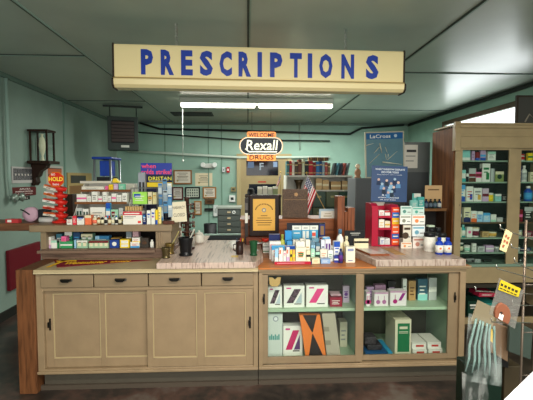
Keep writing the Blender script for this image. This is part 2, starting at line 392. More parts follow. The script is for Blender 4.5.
# ================================================================ LEFT RISER SHELF
RF, RB, RZ = 3.32, 3.85, 1.2
r = thing('riser_shelf', 'low open beige shelf unit standing on the left of the counter', 'shelf', (-1.2, 3.55, CT + .0005))
rx0, rx1 = PX(30, RF, 225), PX(172.5, RF, 225)
ex0, ex1 = PX(155.5, RF, 240), PX(171, RF, 240)
lx0 = PX(40, RF, 240)
MB().box(rx0, rx1, RF - .02, RB, RZ - .055, RZ, beige2).build('top_board', r, bev=.006)
RS = 1.0
MB().box(rx0 + .08, rx1, RF - .0, RB, CT + .001, RS, M('6e5648', .45, kind='wood', st=(.9, 9, 9))).box(rx0 + .06, ex0, RF - .03, RF, RS - .03, RS - .006, M('7a6252', .45)).build('bottom_board', r, bev=.004)
MB().box(lx0, lx0 + .045, RF + .01, RB, RS + .0005, RZ - .056, beige2).build('side_post', r, bev=.002)
mb = MB().box(ex0, ex1, RF + .005, RB, RS + .0005, RZ - .056, beige2)
for k in range(3): mb.box(ex0 + .008 + k * .018, ex0 + .018 + k * .018, RF - .003, RF + .005, RS + .01, RZ - .06, beige)
mb.build('end_pilaster', r, bev=.002)
MB().box(lx0 + .046, ex0 - .001, RB - .02, RB, RS + .0005, RZ - .056, M('2c2620', .6)).build('back_board', r)

# ================================================================ CENTRE RISER (brown ledge)
KF, KZ = 3.78, 1.195
kx0, kx1 = PX(241, KF, 230), PX(347, KF, 230)
k_ = thing('wooden_ledge', 'long reddish brown wooden ledge box at the back of the counter', 'ledge', ((kx0 + kx1) / 2, KF + .15, CT))
wd = M('8c5230', .42, kind='wood', st=(.9, 9, 9), scale=4)
MB().box(kx0, kx1, KF, KF + .34, CT + .001, KZ - .02, wd).build('box_body', k_, bev=.004)
MB().box(kx0 - .01, kx1 + .01, KF - .012, KF + .36, KZ - .0195, KZ, wd).build('top_board', k_, bev=.004)

# ================================================================ TALL CABINET (right)
TF, TB, TT = 4.15, 4.68, 2.14
tx0, tx1 = PX(455, TF, 200), RX - .02
t = thing('tall_glass_cabinet', 'tall wooden apothecary cabinet with sliding glass doors against the right side', 'cabinet', ((tx0 + tx1) / 2, 4.4, 0))
cb = M('a8926e', .42, kind='paint', scale=8); bw = M('6e4220', .6, kind='wood', scale=4)  # cabinet paint lightened to carry the light on the crown
zD0, zD1 = PZ(267, TF), PZ(149, TF)
MB().box(tx0 - .012, tx0, TF + .03, TB, 0, TT - .02, bw).build('side_panel', t, bev=.002, label='dark stained brown wooden side panel')
# scroll on the front edge
sp = [(TF - .03, TT - .27), (TF - .035, TT - .09), (TF - .02, TT - .03), (TF - .04, TT + .01), (TF - .03, TT + .035), (TF, TT + .035), (TF + .03, TT - .0), (TF + .03, TT - .27)]
MB().prism(sp, tx0 - .03, tx0 + .03, cb, 'x').build('corner_scroll', t, bev=.004)
mid = .36
mb = MB().box(tx0, tx0 + .05, TF, TF + .03, 0, TT - .12, cb).box(tx0, tx1, TF, TF + .03, zD1 + .02, TT, cb).box(tx0 + .05, tx1, TF, TF + .03, zD0 - .2, zD0 - .03, cb)
mb.box(tx0, tx1, TF + .03, TB, TT - .06, TT - .02, cb).box(tx1 - .04, tx1, TF + .03, TB, 0, TT - .06, cb).box(tx0 + .05, tx1, TF, TF + .03, .0, .07, cb)
mb.build('carcass', t, bev=.003)
MB().box(tx0, tx1, TF - .05, TB, TT - .0, TT + .02, cb).box(tx0 + .03, tx1, TF - .03, TF, TT - .03, TT, cb).box(tx0 + .03, tx1, TF - .012, TF, TT - .12, TT - .1, cb).build('crown_moulding', t, bev=.004)
MB().box(tx0, tx1 - .041, TB - .02, TB, .0, TT - .061, M('142821', .5)).build('back_board', t)
MB().box(tx0, tx1 - .041, TF + .03, TB - .021, zD0 - .03, zD0, M('7c9484', .4)).box(tx0, tx1 - .041, TF + .03, TB - .021, zD0 - .26, zD0 - .22, M('3a342c', .5)).box(tx0, tx1 - .041, TF + .03, TB - .021, 0, .07, M('3a342c', .5)).build('base_shelf', t)
TSH = []
for py in (160, 182, 202.3, 223.5, 239.3, 254.5):
    z = PZ(py, TF + .08); TSH.append(z)
    MB().box(tx0 + .001, tx1 - .042, TF + .08, TB - .021, z - .014, z, M('8fa893' if py != 223.5 else '6b5238', .35)).build('shelf', t, bev=.001)
TSH.append(zD0)
def tdoor(px0, o0, o1, px1, y):
    x0, a, b, x1 = (PX(p, y, 200) if isinstance(p, (int, float)) and p < 900 else tx1 - .045 for p in (px0, o0, o1, px1))
    d = MB().box(x0, a, y, y + .02, zD0 - .03, zD1 + .03, cb).box(b, x1, y, y + .02, zD0 - .03, zD1 + .03, cb).box(a, b, y, y + .02, zD0 - .03, zD0, cb).box(a, b, y, y + .02, zD1, zD1 + .03, cb).build('sliding_glass_door', t, bev=.002)
    MB().box(a, b, y + .008, y + .012, zD0, zD1, M('f6fbf9', .02, kind='glass')).build('glass_pane', d)
    return d, x0
tdoor(513, 520, 575, 581, TF + .055)
d, x0 = tdoor(456.5, 461.5, 508, 515, TF + .032)
MB().lathe([(.004, 0), (.009, -.006), (.011, -.014), (.004, -.02)], (x0 + .02, TF + .032, PZ(206, TF)), pull, 12, 'y').build('knob', d)

# ================================================================ PRESCRIPTIONS SIGN
SY = 3.1
s_ = thing('hanging_sign', 'long cream hanging sign reading PRESCRIPTIONS in blue capitals', 'sign', (PX(260, SY, 60), SY, 2.26), rotz=2.0)
sx0, sx1 = PX(114, SY, 66), PX(407, SY, 66)
crm = M('e2cf9c', .22, kind='plain')
zs0, zs1 = 2.255, 2.575
def sec(y): return y
prof = [(SY + .1, zs1), (SY + .005, zs1 + .0), (SY, zs1 - .015), (SY, zs0 + .085), (SY + .006, zs0 + .075), (SY - .022, zs0 + .07), (SY - .03, zs0 + .055), (SY - .025, zs0 + .02), (SY + .0, zs0), (SY + .1, zs0)]
MB().prism(prof, sx0 + .012, sx1 - .012, crm, 'x').build('panel', s_, bev=.003)
MB().box(sx0 + .012, sx1 - .012, SY - .034, SY - .0245, zs0 + .064, zs0 + .07, M('8c7440', .3)).build('lip_moulding', s_)
for x in (sx0, sx1 - .012):
    MB().prism([(p[0] - .006 if p[0] < SY + .09 else p[0], p[1] + (.006 if p[1] > 2.4 else -.006)) for p in prof], x, x + .012, M('2b2118', .4), 'x').build('end_cap', s_, bev=.001)
LET = [('P', 142, 154.5), ('R', 161, 174), ('E', 181.5, 193), ('S', 199, 213), ('C', 218.5, 232), ('R', 238, 251.5), ('I', 258, 262.5), ('P', 269.5, 282.5), ('T', 287.5, 301), ('I', 306.5, 311), ('O', 317, 331), ('N', 338.5, 352), ('S', 365.5, 380)]
LET = [('P', 142, 154), ('R', 161.5, 174.5), ('E', 181.5, 193), ('S', 200, 213), ('C', 219.5, 232), ('R', 238.5, 251), ('I', 257.5, 262), ('P', 270, 282.5), ('T', 290, 302), ('I', 308, 312.5), ('O', 319.5, 333), ('N', 342, 355), ('S', 367, 380)]
blu = M('1f3a94', .35)
mb = MB()
for ch, a, b in LET:
    MB().text(ch, PX(a, SY, 66), PX(b, SY, 66), zs0 + .098, zs1 - .036, SY, blu, .003, bold=.05).build('letter', s_)
for px in (176, 348):
    x = PX(px, SY, 35); mb = MB(); z = zs1; i = 0
    while z < CZ - .012:
        a = .008 if i % 2 else .003; b = .003 if i % 2 else .008
        mb.tube([(x - a, SY + .05 - b, z), (x - a, SY + .05 - b, z + .026), (x + a, SY + .05 + b, z + .026), (x + a, SY + .05 + b, z), (x - a, SY + .05 - b, z)], .003, M('c8c8c0', .3, .9), 5); z += .021; i += 1
    mb.build('chain', s_)

# ================================================================ CEILING TUBE FIXTURE
f = thing('tube_light_fixture', 'long white fluorescent ceiling fixture with two glowing tubes end to end', 'ceiling light', (0.2, 6.0, CZ - .11))
fx0, fxm, fx1 = PX(181, 6, 105), PX(257, 6, 105), PX(332, 6, 105)
MB().box(fx0, fx1, 5.9, 6.14, CZ - .075, CZ - .0005, M('d8dcd4', .4)).build('housing', f, bev=.004)
for a, b in ((fx0, fxm - .03), (fxm + .03, fx1)):
    MB().box(a, b, 5.95, 6.08, CZ - .115, CZ - .076, M('fff8e6', .3, kind='emit', em=7)).build('diffuser', f, bev=.006, label='glowing tube diffuser')
# ================================================================ PACKAGES
def art_on(mb, x0, x1, z0, z1, y, art, thick=.0006):
    """printed marks on the front face; art = 'code:colour' tokens"""
    W_, H_ = x1 - x0, z1 - z0
    def r(u0, v0, u1, v1, c, t=1):
        mb.box(x0 + u0 * W_, x0 + u1 * W_, y - thick * t, y, z0 + v0 * H_, z0 + v1 * H_, M(c, .4))
    for tok in art.split():
        k, _, c = tok.partition(':')
        if k == 'b': r(0, 0, 1, .3, c)
        elif k == 't': r(0, .72, 1, 1, c)
        elif k == 'm': r(0, .38, 1, .6, c)
        elif k == 'h': r(0, 0, 1, .5, c)
        elif k == 'v': r(0, 0, .3, 1, c)
        elif k == 'V': r(.7, 0, 1, 1, c)
        elif k == 'p': r(.12, .2, .88, .8, c)
        elif k == 'q': r(.08, .55, .55, .85, c)
        elif k == 'Q': r(.5, .12, .9, .5, c)
        elif k == 'l':
            for j, (a, b) in enumerate(((.15, .8), (.2, .65), (.15, .75))): r(a, .62 - j * .17, b, .68 - j * .17, c, 1.6)
        elif k == 'L': r(.15, .66, .85, .78, c, 1.6); r(.2, .5, .7, .56, c, 1.6)
        elif k == 'o':
            mb.lathe([(min(W_, H_) * .28, 0), (min(W_, H_) * .28, -thick * 1.5)], ((x0 + x1) / 2, y, (z0 + z1) / 2), M(c, .4), 14, 'y')
        elif k in 'dD':
            a, b, e, f = (.3, .0, .55, .9) if k == 'd' else (.5, .25, .75, .95)
            mb.prism([(x0 + .12 * W_, z0 + .1 * H_), (x0 + .45 * W_, z0 + .1 * H_), (x0 + .85 * W_, z0 + .88 * H_), (x0 + .52 * W_, z0 + .88 * H_)], y - thick, y, M(c, .4))
        elif k == 'w':   # a row of small windows
            n_ = max(2, int(W_ / H_ * 1.6))
            for j in range(n_): r((j + .2) / n_, .25, (j + .8) / n_, .8, c)
def carton(px0, px1, py, Y, zb, look, place, c, art='', dep=None, rotz=0, group=None, name='carton', cat='box', h=None, pyx=None):
    x0, x1 = PX(px0, Y, py) + .0012, PX(px1, Y, py) - .0012
    z1 = zb + h if h else PZ(py, Y, (px0 + px1) / 2)
    z1 = max(z1, zb + .012)
    dp = dep or min(max((x1 - x0) * .6, .03), .09)
    mb = MB().box(x0, x1, Y, Y + dp, zb + .0006, z1, M(c, .42))
    art_on(mb, x0, x1, zb + .0006, z1, Y, art)
    o = mb.build(name, None, rotz=rotz, loc=((x0 + x1) / 2, Y + dp / 2, zb + .0006))
    return tag(o, (look + ' ' + place).strip(), cat, group)
def bottle(px, wpx, py, Y, zb, look, place, body='white', cap='white', lab=None, kind='bottle', group=None, cat=None, zt_=None):
    x = PX(px, Y, py); r = wpx / 2 * Y / FPX; H = (zt_ or PZ(py, Y, px)) - zb - .0006; zb += .0006
    y = Y + r
    t = thing({'bottle': 'medicine_bottle', 'jar': 'screw_top_jar', 'tub': 'plastic_tub'}[kind], (look + ' ' + place).strip(), cat or {'bottle': 'bottle', 'jar': 'jar', 'tub': 'tub'}[kind], (x, y, zb), group)
    if kind == 'bottle': pr = [(r * .9, 0), (r, .003), (r, H * .62), (r * .85, H * .72), (r * .42, H * .8), (r * .42, H * .84)]; c0, cr = .84, .52
    elif kind == 'jar': pr = [(r * .9, 0), (r, .003), (r, H * .7), (r * .9, H * .76), (r * .88, H * .78)]; c0, cr = .78, .98
    else: pr = [(r * .85, 0), (r * .88, .003), (r, H * .84), (r, H * .86)]; c0, cr = .86, 1.04
    MB().lathe(pr, (x, y, zb), M(body, .3), 16).build('bottle_body', t)
    MB().lathe([(r * cr, H * c0 + .0003), (r * cr, H * .97), (r * cr * .85, H)], (x, y, zb), M(cap, .4), 16).build('cap', t)
    if lab:
        a, b = (.12, .56) if kind == 'bottle' else (.14, .62)
        MB().lathe([(r + .0005, H * a), (r + .0005, H * b)] if kind != 'tub' else [(r * .94 + .002, H * a), (r * .99 + .002, H * b)], (x, y, zb), M(lab, .5), 16).build('paper_label', t)
    return t
def row(place, Y, zb, items, group=None, dep=None):
    """items: (px0, px1, py_top, colour, art, look) for cartons, or ('bottle'|'jar'|'tub', px, w, py, body, cap, label, look)"""
    for it in items:
        if isinstance(it[0], str):
            k, px, wd_, py, bc, cc, lc, look = it
            bottle(px, wd_, py, Y, zb, look, place, bc, cc, lc, k, group)
        else:
            a, b, py, c, art, look = it[:6]
            carton(a, b, py, Y, zb, look, place, c, art, dep=dep, group=group)

# ---- tall cabinet, left bay shelves (top to bottom)
TY = TF + .12
P = ['on the top shelf of the tall glass cabinet', 'on the second shelf of the tall glass cabinet', 'on the third shelf of the tall glass cabinet',
     'on the fourth shelf of the tall glass cabinet', 'on the fifth shelf of the tall glass cabinet', 'on the sixth shelf of the tall glass cabinet', 'on the cabinet floor of the tall glass cabinet']
G = ['packages on the %s shelf of the tall glass cabinet' % k for k in ('top', 'second', 'third', 'fourth', 'fifth', 'sixth', 'lowest')]
row(P[0], TY, TSH[0], [(462, 470.5, 150.5, 'ltteal', 'b:white', 'pale teal carton with white base'), (472, 475, 151, 'lilac', 'l:purple', 'narrow lilac carton'), (475.5, 480, 152, 'dred', 'b:blue', 'dark red and blue carton'),
    (480.5, 486, 150.5, 'lilac', 'b:blue m:sky', 'lilac and blue carton'), (488, 496, 151.5, 'white', 't:mint l:grey', 'white carton with mint green top')], G[0])
row(P[1], TY, TSH[1], [(461, 466, 170, 'white', 't:ltteal b:teal', 'white and teal small box'), (466.5, 469, 168, 'black', 'm:white', 'slim black carton'), (469.2, 476, 168.3, 'lgrey', 'm:dred b:brown', 'grey pack with dark red middle stripe'),
    (476.2, 482, 168.3, 'pink', 'm:dred t:black b:white', 'pink pack with dark stripes'), (482.5, 490.5, 163.5, 'white', 'L:green Q:green', 'tall white carton with green print'), (491, 495, 168.5, 'lgrey', 'V:grey', 'tall narrow grey carton'),
    (495.5, 504, 171.5, '8a9a5a', 'o:dgreen t:cream', 'round-labelled olive green tin box')], G[1])
row(P[2], TY, TSH[2], [(459.5, 465.5, 185, 'white', 't:sky b:blue l:sky', 'white carton with sky blue print'), (466.5, 473.5, 186.5, 'white', 'Q:blue l:red', 'white carton with blue and red strokes'), (474, 482, 188, 'white', 'L:grey Q:gold', 'white carton with gold emblem'),
    (482.5, 489, 188.5, 'c8b0c0', 'm:wine b:lilac', 'lilac and wine coloured carton'), ('jar', 492, 6, 193, 'yellow', 'white', 'yellow', 'yellow jar with white lid'), (495.3, 501.5, 194, 'ltteal', 't:white l:grey', 'small pale green box'),
    (502, 507.5, 194.5, 'dark', 'l:white', 'dark small carton with white lines')], G[2])
row(P[3], TY, TSH[3], [(459.3, 462, 209, 'navy', 'm:white', 'narrow navy blue carton'), (464, 471, 207.5, 'cream', 'b:navy m:cream l:navy', 'tall cream and navy carton'), (471.3, 477, 211, 'white', 'b:orange l:orange', 'white carton with orange base'),
    (477.3, 483, 211.5, 'ltblue', 'l:blue t:white', 'pale blue carton'), (483.3, 490.5, 213, 'ltblue', 't:sky l:white', 'light blue wide carton'), (491, 496.5, 214.5, 'white', 'b:mint', 'white carton with mint base'), (497, 503, 217.5, 'lgrey', 'l:white', 'low grey packet')], G[3])
row(P[4], TY, TSH[4], [(458.8, 462, 227.5, 'cream', 'l:mint', 'narrow cream carton'), ('bottle', 464.4, 4.6, 225, 'teal', 'ltteal', 'white', 'teal plastic bottle'), (467, 472.5, 227, 'white', 'o:pink', 'white carton with pink dot'), ('tub', 477.2, 8.5, 227.5, 'white', 'cream', 'wine', 'white tub with wine red label'),
    (482.5, 489, 231.5, 'tan', 'l:brown', 'low tan packet'), ('tub', 494.5, 9, 231, 'cream', 'dgreen', 'gold', 'squat cream tin with dark green lid')], G[4])
row(P[5], TY, TSH[5], [('tub', 462, 5, 243, 'dgreen', 'white', 'cream', 'green tub with white lid'), ('tub', 468.5, 6, 245.5, 'white', 'white', 'mint', 'white tub with mint label'), (472.5, 476.5, 243.5, 'white', 'l:grey', 'small white square carton'),
    (478, 485, 246.5, 'lgrey', 'l:dark', 'low grey carton'), (486, 494, 245.5, 'lilac', 'm:white', 'pale lilac wide carton'), ('jar', 498, 5, 247, 'lgrey', 'white', 'grey', 'small grey jar with white lid')], G[5])
row(P[6], TY, TSH[6], [(466, 474, 258.5, 'dark', 't:grey l:lgrey', 'dark grey carton'), (475, 481, 259.5, 'lgrey', 'm:dark', 'light grey carton'), (484, 492, 260, 'dark', 'm:dgreen', 'dark green striped carton')], G[6])
# right bay
row('in the right bay, top shelf of the cabinet', TY, TSH[0], [('jar', 523, 7, 154, 'white', 'red', 'red', 'white jar with red lid'), (528, 533, 153, 'yellow', 'm:green', 'yellow green carton')])
row('in the right bay, second shelf of the cabinet', TY, TSH[1], [(519.5, 522, 166, 'navy', 'l:white', 'narrow navy blue carton'), ('bottle', 526, 5.5, 165.5, 'white', 'white', 'lgrey', 'tall white canister'), (530.5, 536, 172, 'cream', 'l:brown', 'cream carton')])
row('in the right bay, third shelf of the cabinet', TY, TSH[2], [('jar', 520, 4.5, 194, 'lgrey', 'white', 'navy', 'little grey jar'), ('bottle', 531, 8, 186, 'blue', 'white', 'sky', 'blue bottle with white cap')])
row('in the right bay, fourth shelf of the cabinet', TY, TSH[3], [(517.5, 523, 209.5, 'dred', 'm:pink', 'dark red carton'), (524.5, 533, 207, 'dark', 'l:white t:lgrey', 'black carton with white lines')])
row('in the right bay, fifth shelf of the cabinet', TY, TSH[4], [('tub', 520.5, 7, 229, 'lgrey', 'dgreen', 'cream', 'grey tub with green lid'), (526, 533, 231, 'wine', 'l:white', 'wine red low carton')])
row('in the right bay, sixth shelf of the cabinet', TY, TSH[5], [('jar', 519, 5, 246, 'white', 'dark', 'lgrey', 'white jar with dark lid'), (523, 531, 248, 'navy', 'l:white', 'navy blue carton')])
row('in the right bay, floor of the cabinet', TY, TSH[6], [(517, 524, 259, 'dark', 'o:lgrey', 'dark carton with grey dot')])
# low open shelf of the cabinet: binders
row('lying on the low open shelf below the tall cabinet', TF + .06, .0705 + 0, [], None)
zlow = .0705
for k, (a, b, py, cc, lk) in enumerate(((468, 481, 301, 'dgreen', 'dark green storage carton'), (482, 498, 303, '2f8a80', 'teal storage carton'), (500, 520, 306, 'dark', 'black storage carton'))):
    carton(a, b, py, TF + .05, zlow, lk, 'on the low shelf below the tall cabinet', cc, 'L:white' if k < 2 else 'l:grey', dep=.25, group='cartons on the low shelf below the tall cabinet')
carton(479, 496, 293, TF + .06, PZ(301, TF + .05) + .008, 'crimson flat carton', 'stacked on the teal carton below the tall cabinet', 'b02844', 'l:white', dep=.2)

# ---- glass display counter contents
GY = CF + .10
gs = 'on the upper shelf of the glass counter'
gg = 'white kits with diagonal stripes on the upper shelf of the glass counter'
def pic_kit(px0, px1, py, Y, zb, look, place, c1, c2, group=None):
    x0, x1 = PX(px0, Y, py), PX(px1, Y, py); z1 = PZ(py, Y, px0); W_, H_ = x1 - x0, z1 - zb
    mb = MB().box(x0, x1, Y, Y + .08, zb + .0006, z1, M('e4e2d8', .4))
    pg = lambda a, b, c, d: [(x0 + a * W_, zb + .2 * H_), (x0 + b * W_, zb + .2 * H_), (x0 + d * W_, zb + .85 * H_), (x0 + c * W_, zb + .85 * H_)]
    mb.prism(pg(.12, .45, .5, .83), Y - .0006, Y, M(c1, .4, kind='speckle') if c1 == '4a3640' else M(c1, .4))
    mb.prism([(x0 + .55 * W_, zb + .2 * H_), (x0 + .88 * W_, zb + .2 * H_), (x0 + .86 * W_, zb + .7 * H_)], Y - .0006, Y, M(c2, .4))
    mb.box(x0 + .5 * W_, x0 + .85 * W_, Y - .0012, Y - .0006, zb + .14 * H_, zb + .18 * H_, M('dark')).box(x0 + .12 * W_, x0 + .35 * W_, Y - .0006, Y, zb + .86 * H_, zb + .92 * H_, M('magenta'))
    return solo('kit_carton', mb, (look + ' ' + place).strip(), 'box', group)
pic_kit(268.2, 282, 287, GY, SH2, 'white carton with dark diagonal photo', 'leftmost on the upper glass counter shelf', '4a3640', 'b8c4c8', gg)
pic_kit(284, 304.5, 286, GY, SH2, 'white carton with portrait photo on diagonal stripe', gs, '4a3640', 'a8b8bc', gg)
pic_kit(306.5, 328, 285.5, GY, SH2, 'white carton with a bold pink diagonal stripe', gs, 'd8427e', 'e8dcdc', gg)
carton(330, 342.5, 297.5, GY, SH2, 'dark red flat carton', 'lying beside the pink striped carton in glass counter', '8a2034', 'l:white', dep=.12)
carton(331, 341, 294, GY + .01, PZ(297.5, GY) + .0006, 'small pinkish grey packet', 'on top of the dark red flat carton', 'b89aa0', 'l:dred', dep=.08)
carton(343, 349.5, 286, GY + .1, SH2, 'small lilac grey carton', 'at the right end, upper shelf of left glass bay', 'b8a8b8', 'o:purple l:purple')
gp = 'on the counter case floor'
xg = lambda px: PX(px, GY, 330)
# grey-green carton with rings
x0, x1 = PX(268, GY, 340), PX(282.5, GY, 340)
mb = MB().box(x0, x1, GY, GY + .08, SH1 + .0006, PZ(313.8, GY), M('c4ccc2', .4))
mb.lathe([(.022, 0), (.022, -.001)], (x0 + .06, GY, PZ(319, GY)), M('8a9296', .4), 14, 'y').lathe([(.014, -.001), (.014, -.002)], (x0 + .06, GY, PZ(319, GY)), M('d8dcd8', .4), 14, 'y')
for j in range(6): mb.box(x0 + .01 + j * .014, x0 + .02 + j * .014, GY - .001, GY, PZ(340, GY), PZ(336, GY) + (j % 2) * .012, M('3f8f86', .4))
solo('tall_carton', mb, 'tall grey green carton with round silver emblem at lower left of glass counter', 'box')
pic_kit(283.3, 302.5, 326, GY + .04, SH1, 'white carton with pink, purple and red diagonal stripes', 'on the lower shelf', 'c02860', '5a3a6a')
# orange hourglass box, leaning slightly
def box_pts(front, y0, y1, m, name, label, marks=()):
    mb = MB().prism(front, y0, y1, m)
    for poly, mm in marks: mb.prism(poly, y0 - .0008, y0, mm)
    return solo(name, mb, label, 'box')
def fp(px, py, Y): return (PX(px, Y, py), PZ(py, Y, px))
Y0 = GY - .02
zf = SH1 + .001
A = [(PX(306, Y0, 352), zf), (PX(326.5, Y0, 352), zf), fp(320, 315, Y0 + .0), fp(299.5, 315, Y0)]
ctr = fp(312.5, 333, Y0)
def lerp(a, b, t): return (a[0] + (b[0] - a[0]) * t, a[1] + (b[1] - a[1]) * t)
mk = M('25201e', .4)
box_pts(A, Y0, Y0 + .05, M('e07a34', .4), 'long_carton', 'orange and black hourglass patterned carton in the lower glass counter',
    [([lerp(A[0], A[1], .12), lerp(A[0], A[1], .9), lerp(ctr, A[1], .04), lerp(ctr, A[0], .04)], mk), ([lerp(ctr, A[3], .04), lerp(ctr, A[2], .04), lerp(A[3], A[2], .85), lerp(A[3], A[2], .15)], mk)])
Bq = [(PX(327.3, Y0, 352), zf), (PX(341, Y0, 352), zf), fp(335, 313.5, Y0), fp(322, 313.5, Y0)]
box_pts(Bq, Y0, Y0 + .05, M('a8a08c', .6), 'long_carton', 'long grey beige carton leaning beside the orange hourglass carton',
    [([lerp(Bq[0], Bq[3], t_), lerp(Bq[0], Bq[3], t_ + .1) , lerp(lerp(Bq[0], Bq[3], t_ + .1), lerp(Bq[1], Bq[2], t_ + .1), .0 + .4), lerp(lerp(Bq[0], Bq[3], t_), lerp(Bq[1], Bq[2], t_), .4)], M('8a826e', .6)) for t_ in (.3, .6)])
carton(340, 347.5, 322, GY + .18, SH1, 'cream square carton', 'at the back right of the left glass bay', 'c8c4a8', 'l:grey', dep=.1)
# kraft price tag hung in the case
solo('price_tag', MB().prism([fp(269, 277, CF + .035), fp(272.5, 277.3, CF + .035), fp(275, 279.5, CF + .035), fp(277.5, 277, CF + .035), fp(281, 277, CF + .035), fp(279.8, 284, CF + .035), fp(277.5, 286.3, CF + .035), fp(271.5, 286.3, CF + .035), fp(269.5, 284, CF + .035)], CF + .03, CF + .032, M('c09c62', .6)), 'kraft paper tag hanging inside the left glass door', 'tag')
# right bay upper shelf
hg = 'bulb syringe cartons on the upper shelf of the right glass bay'
def bulb_box(a, b, py, Y, zb, label, cc, two=True):
    x0, x1 = PX(a, Y, py), PX(b, Y, py); z1 = PZ(py, Y, a); H_ = z1 - zb; W_ = x1 - x0
    mb = MB().box(x0, x1, Y, Y + .07, zb + .0006, z1, M('dcd4d2', .4)).box(x0, x1, Y - .0004, Y, z1 - H_ * .12, z1, M('b890a8', .4))
    for u in ((.28, .72) if two else (.3,)):
        mb.lathe([(.001, 0), (.001, -.0012)], (0, 0, 0), M(cc), 3, 'y') if 0 else None
        cx = x0 + u * W_
        mb.lathe([(.1 * H_ + .006, 0), (.1 * H_ + .006, -.0012)], (cx, Y, zb + H_ * .3), M(cc, .4), 12, 'y').box(cx - .002, cx + .002, Y - .0012, Y, zb + H_ * .4, zb + H_ * .75, M(cc, .4))
    if not two: mb.prism([(x0 + W_ * .5, zb + .35 * H_), (x0 + W_ * .68, zb + .35 * H_), (x0 + W_ * .95, zb + .85 * H_), (x0 + W_ * .75, zb + .85 * H_)], Y - .0012, Y, M('8a1f78', .4))
    return solo('syringe_carton', mb, label, 'box', hg)
bulb_box(366.5, 370.2, 292, GY, SH2, 'narrow white syringe carton at left edge of the right glass bay', 'c23a7a', True)
bulb_box(374.5, 388.2, 292.5, GY, SH2, 'white carton with two lilac bulbs, upper shelf of right glass bay', 'a86a94')
bulb_box(390.5, 406.5, 291, GY, SH2, 'white carton with magenta syringe, upper shelf of right glass bay', 'a01f6c', False)
row('at the back of the upper shelf, right glass bay', GY + .13, SH2, [(366.5, 374, 287, 'lilac', 'l:purple', 'lilac carton'), (375, 386, 285, 'b088a0', 'm:lilac', 'mauve wide carton'), (388, 396, 281, 'dark', 'l:lilac', 'dark carton'), (403, 407, 279, 'white', 'l:grey', 'tall thin white carton'),
     (409, 416, 281, 'kraft', 'l:brown', 'kraft brown carton'), (418, 428, 279, '3a5f70', 'l:white b:ltteal', 'slate blue carton with white lines'), (429, 437, 278, 'lgrey', 'm:white', 'tall light grey carton')])
# right bay lower
solo('flat_carton', MB().box(PX(365.5, GY - .03, 350), PX(387, GY - .03, 350), GY - .03, GY + .15, SH1 + .0006, SH1 + .045, M('1d4a72', .4)).box(PX(370, GY - .03), PX(384, GY - .03), GY - .0306, GY - .03, SH1 + .02, SH1 + .026, M('lgrey')), 'dark blue flat carton lying at lower left of the right glass bay', 'box')
solo('flat_carton', MB().box(PX(388, GY, 350), PX(392.5, GY + .0, 350), GY + .0, GY + .25, SH1 + .0006, SH1 + .03, M('2c8db4', .4)), 'bright blue flat carton next to the dark blue one in the glass counter', 'box')
solo('folded_fabric', MB().box(PX(366.5, GY + .03, 350), PX(381, GY + .03, 350), GY + .0, GY + .13, SH1 + .0455, SH1 + .09, M('28262a', .7, kind='speckle')).box(PX(367, GY), PX(379, GY), GY + .01, GY + .12, SH1 + .0905, SH1 + .15, M('332e30', .7, kind='speckle')), 'dark folded packets stacked on the dark blue carton', 'packet', bev=.01)
xA, xB = PX(395, GY, 340), PX(411, GY, 340)
zA = PZ(322, GY)
mb = MB().box(xA, xB, GY, GY + .22, SH1 + .0006, zA, M('cfc8ac', .4)).box(xA + .02, xB - .012, GY - .0008, GY, SH1 + .03, zA - .03, M('1f6b42', .4))
mb.box(xA + .035, xB - .03, GY - .0016, GY - .0008, zA - .075, zA - .055, M('cfc8ac', .4)).box(xA + .03, xB - .025, GY - .0016, GY - .0008, zA - .1, zA - .095, M('cfc8ac', .4)).box(xA + .03, xB - .025, GY - .0016, GY - .0008, zA - .11, zA - .106, M('cfc8ac', .4))
solo('large_carton', mb, 'large cream carton with dark green label in the right glass bay', 'box', bev=.002)
rg = 'white cartons with red print stacked in the right glass bay'
hh = .048
for k, (a, b, l, lk) in enumerate(((415.5, 430, 0, 'bottom left of the four white red-print cartons in the glass bay'), (431.5, 446, 0, 'bottom right of the four white red-print cartons in the glass bay'),
                              (415, 430, 1, 'upper left of the four white red-print cartons in the glass bay'), (431, 445, 1, 'upper right of the four white red-print cartons in the glass bay'))):
    z = SH1 + .0006 + l * (hh + .001)
    mb = MB().box(PX(a, GY), PX(b, GY) - .003, GY + l * .01, GY + .2, z, z + hh, M('dcd8cc', .4)).box(PX(a + 4, GY), PX(b - 3, GY), GY + l * .01 - .0006, GY + l * .01, z + .014, z + .03, M('b83a30', .4))
    mb.box(PX(a + .8, GY), PX(b - 1, GY), GY + l * .01 - .0006, GY + l * .01, z + hh - .008, z + hh - .005, M('a8a298'))
    solo('small_carton', mb, lk, 'box', rg)

# ---- riser shelf: interior row (front) and back row
LY = RF + .05
pl = 'inside the low riser shelf'
rg = 'packages inside the low riser shelf'
row(pl, LY, RS, [(48.6, 50.8, 237, 'white', 'b:lilac l:pink', 'white carton with pink print'), (51, 59.5, 240.5, 'white', 'V:green t:mint', 'white and green carton'), (60, 72.3, 241.5, '3f9a62', 'm:white', 'long green carton with white band'),
    (74, 76, 240, 'ltblue', '', 'thin pale blue carton'), (76.5, 87.5, 240.5, '9fc4a4', 't:white w:cream', 'pale green carton with bottle pictures'), (88.5, 108.5, 241, 'a8c4a0', 't:dred w:cream', 'wide pale green carton with picture row'),
    (109.5, 119, 240, '1f3f8c', 'o:white', 'royal blue carton with white emblem'), (119.8, 129.3, 243.5, 'yellow', 'p:white', 'yellow and white low carton'), (130.2, 139.5, 242, 'white', 'b:sky l:red', 'white and light blue carton'), (140, 148.5, 238, '3a332c', 'o:brown l:dark', 'dark brown carton')], rg, dep=.07)
zq = PZ(243.5, LY)
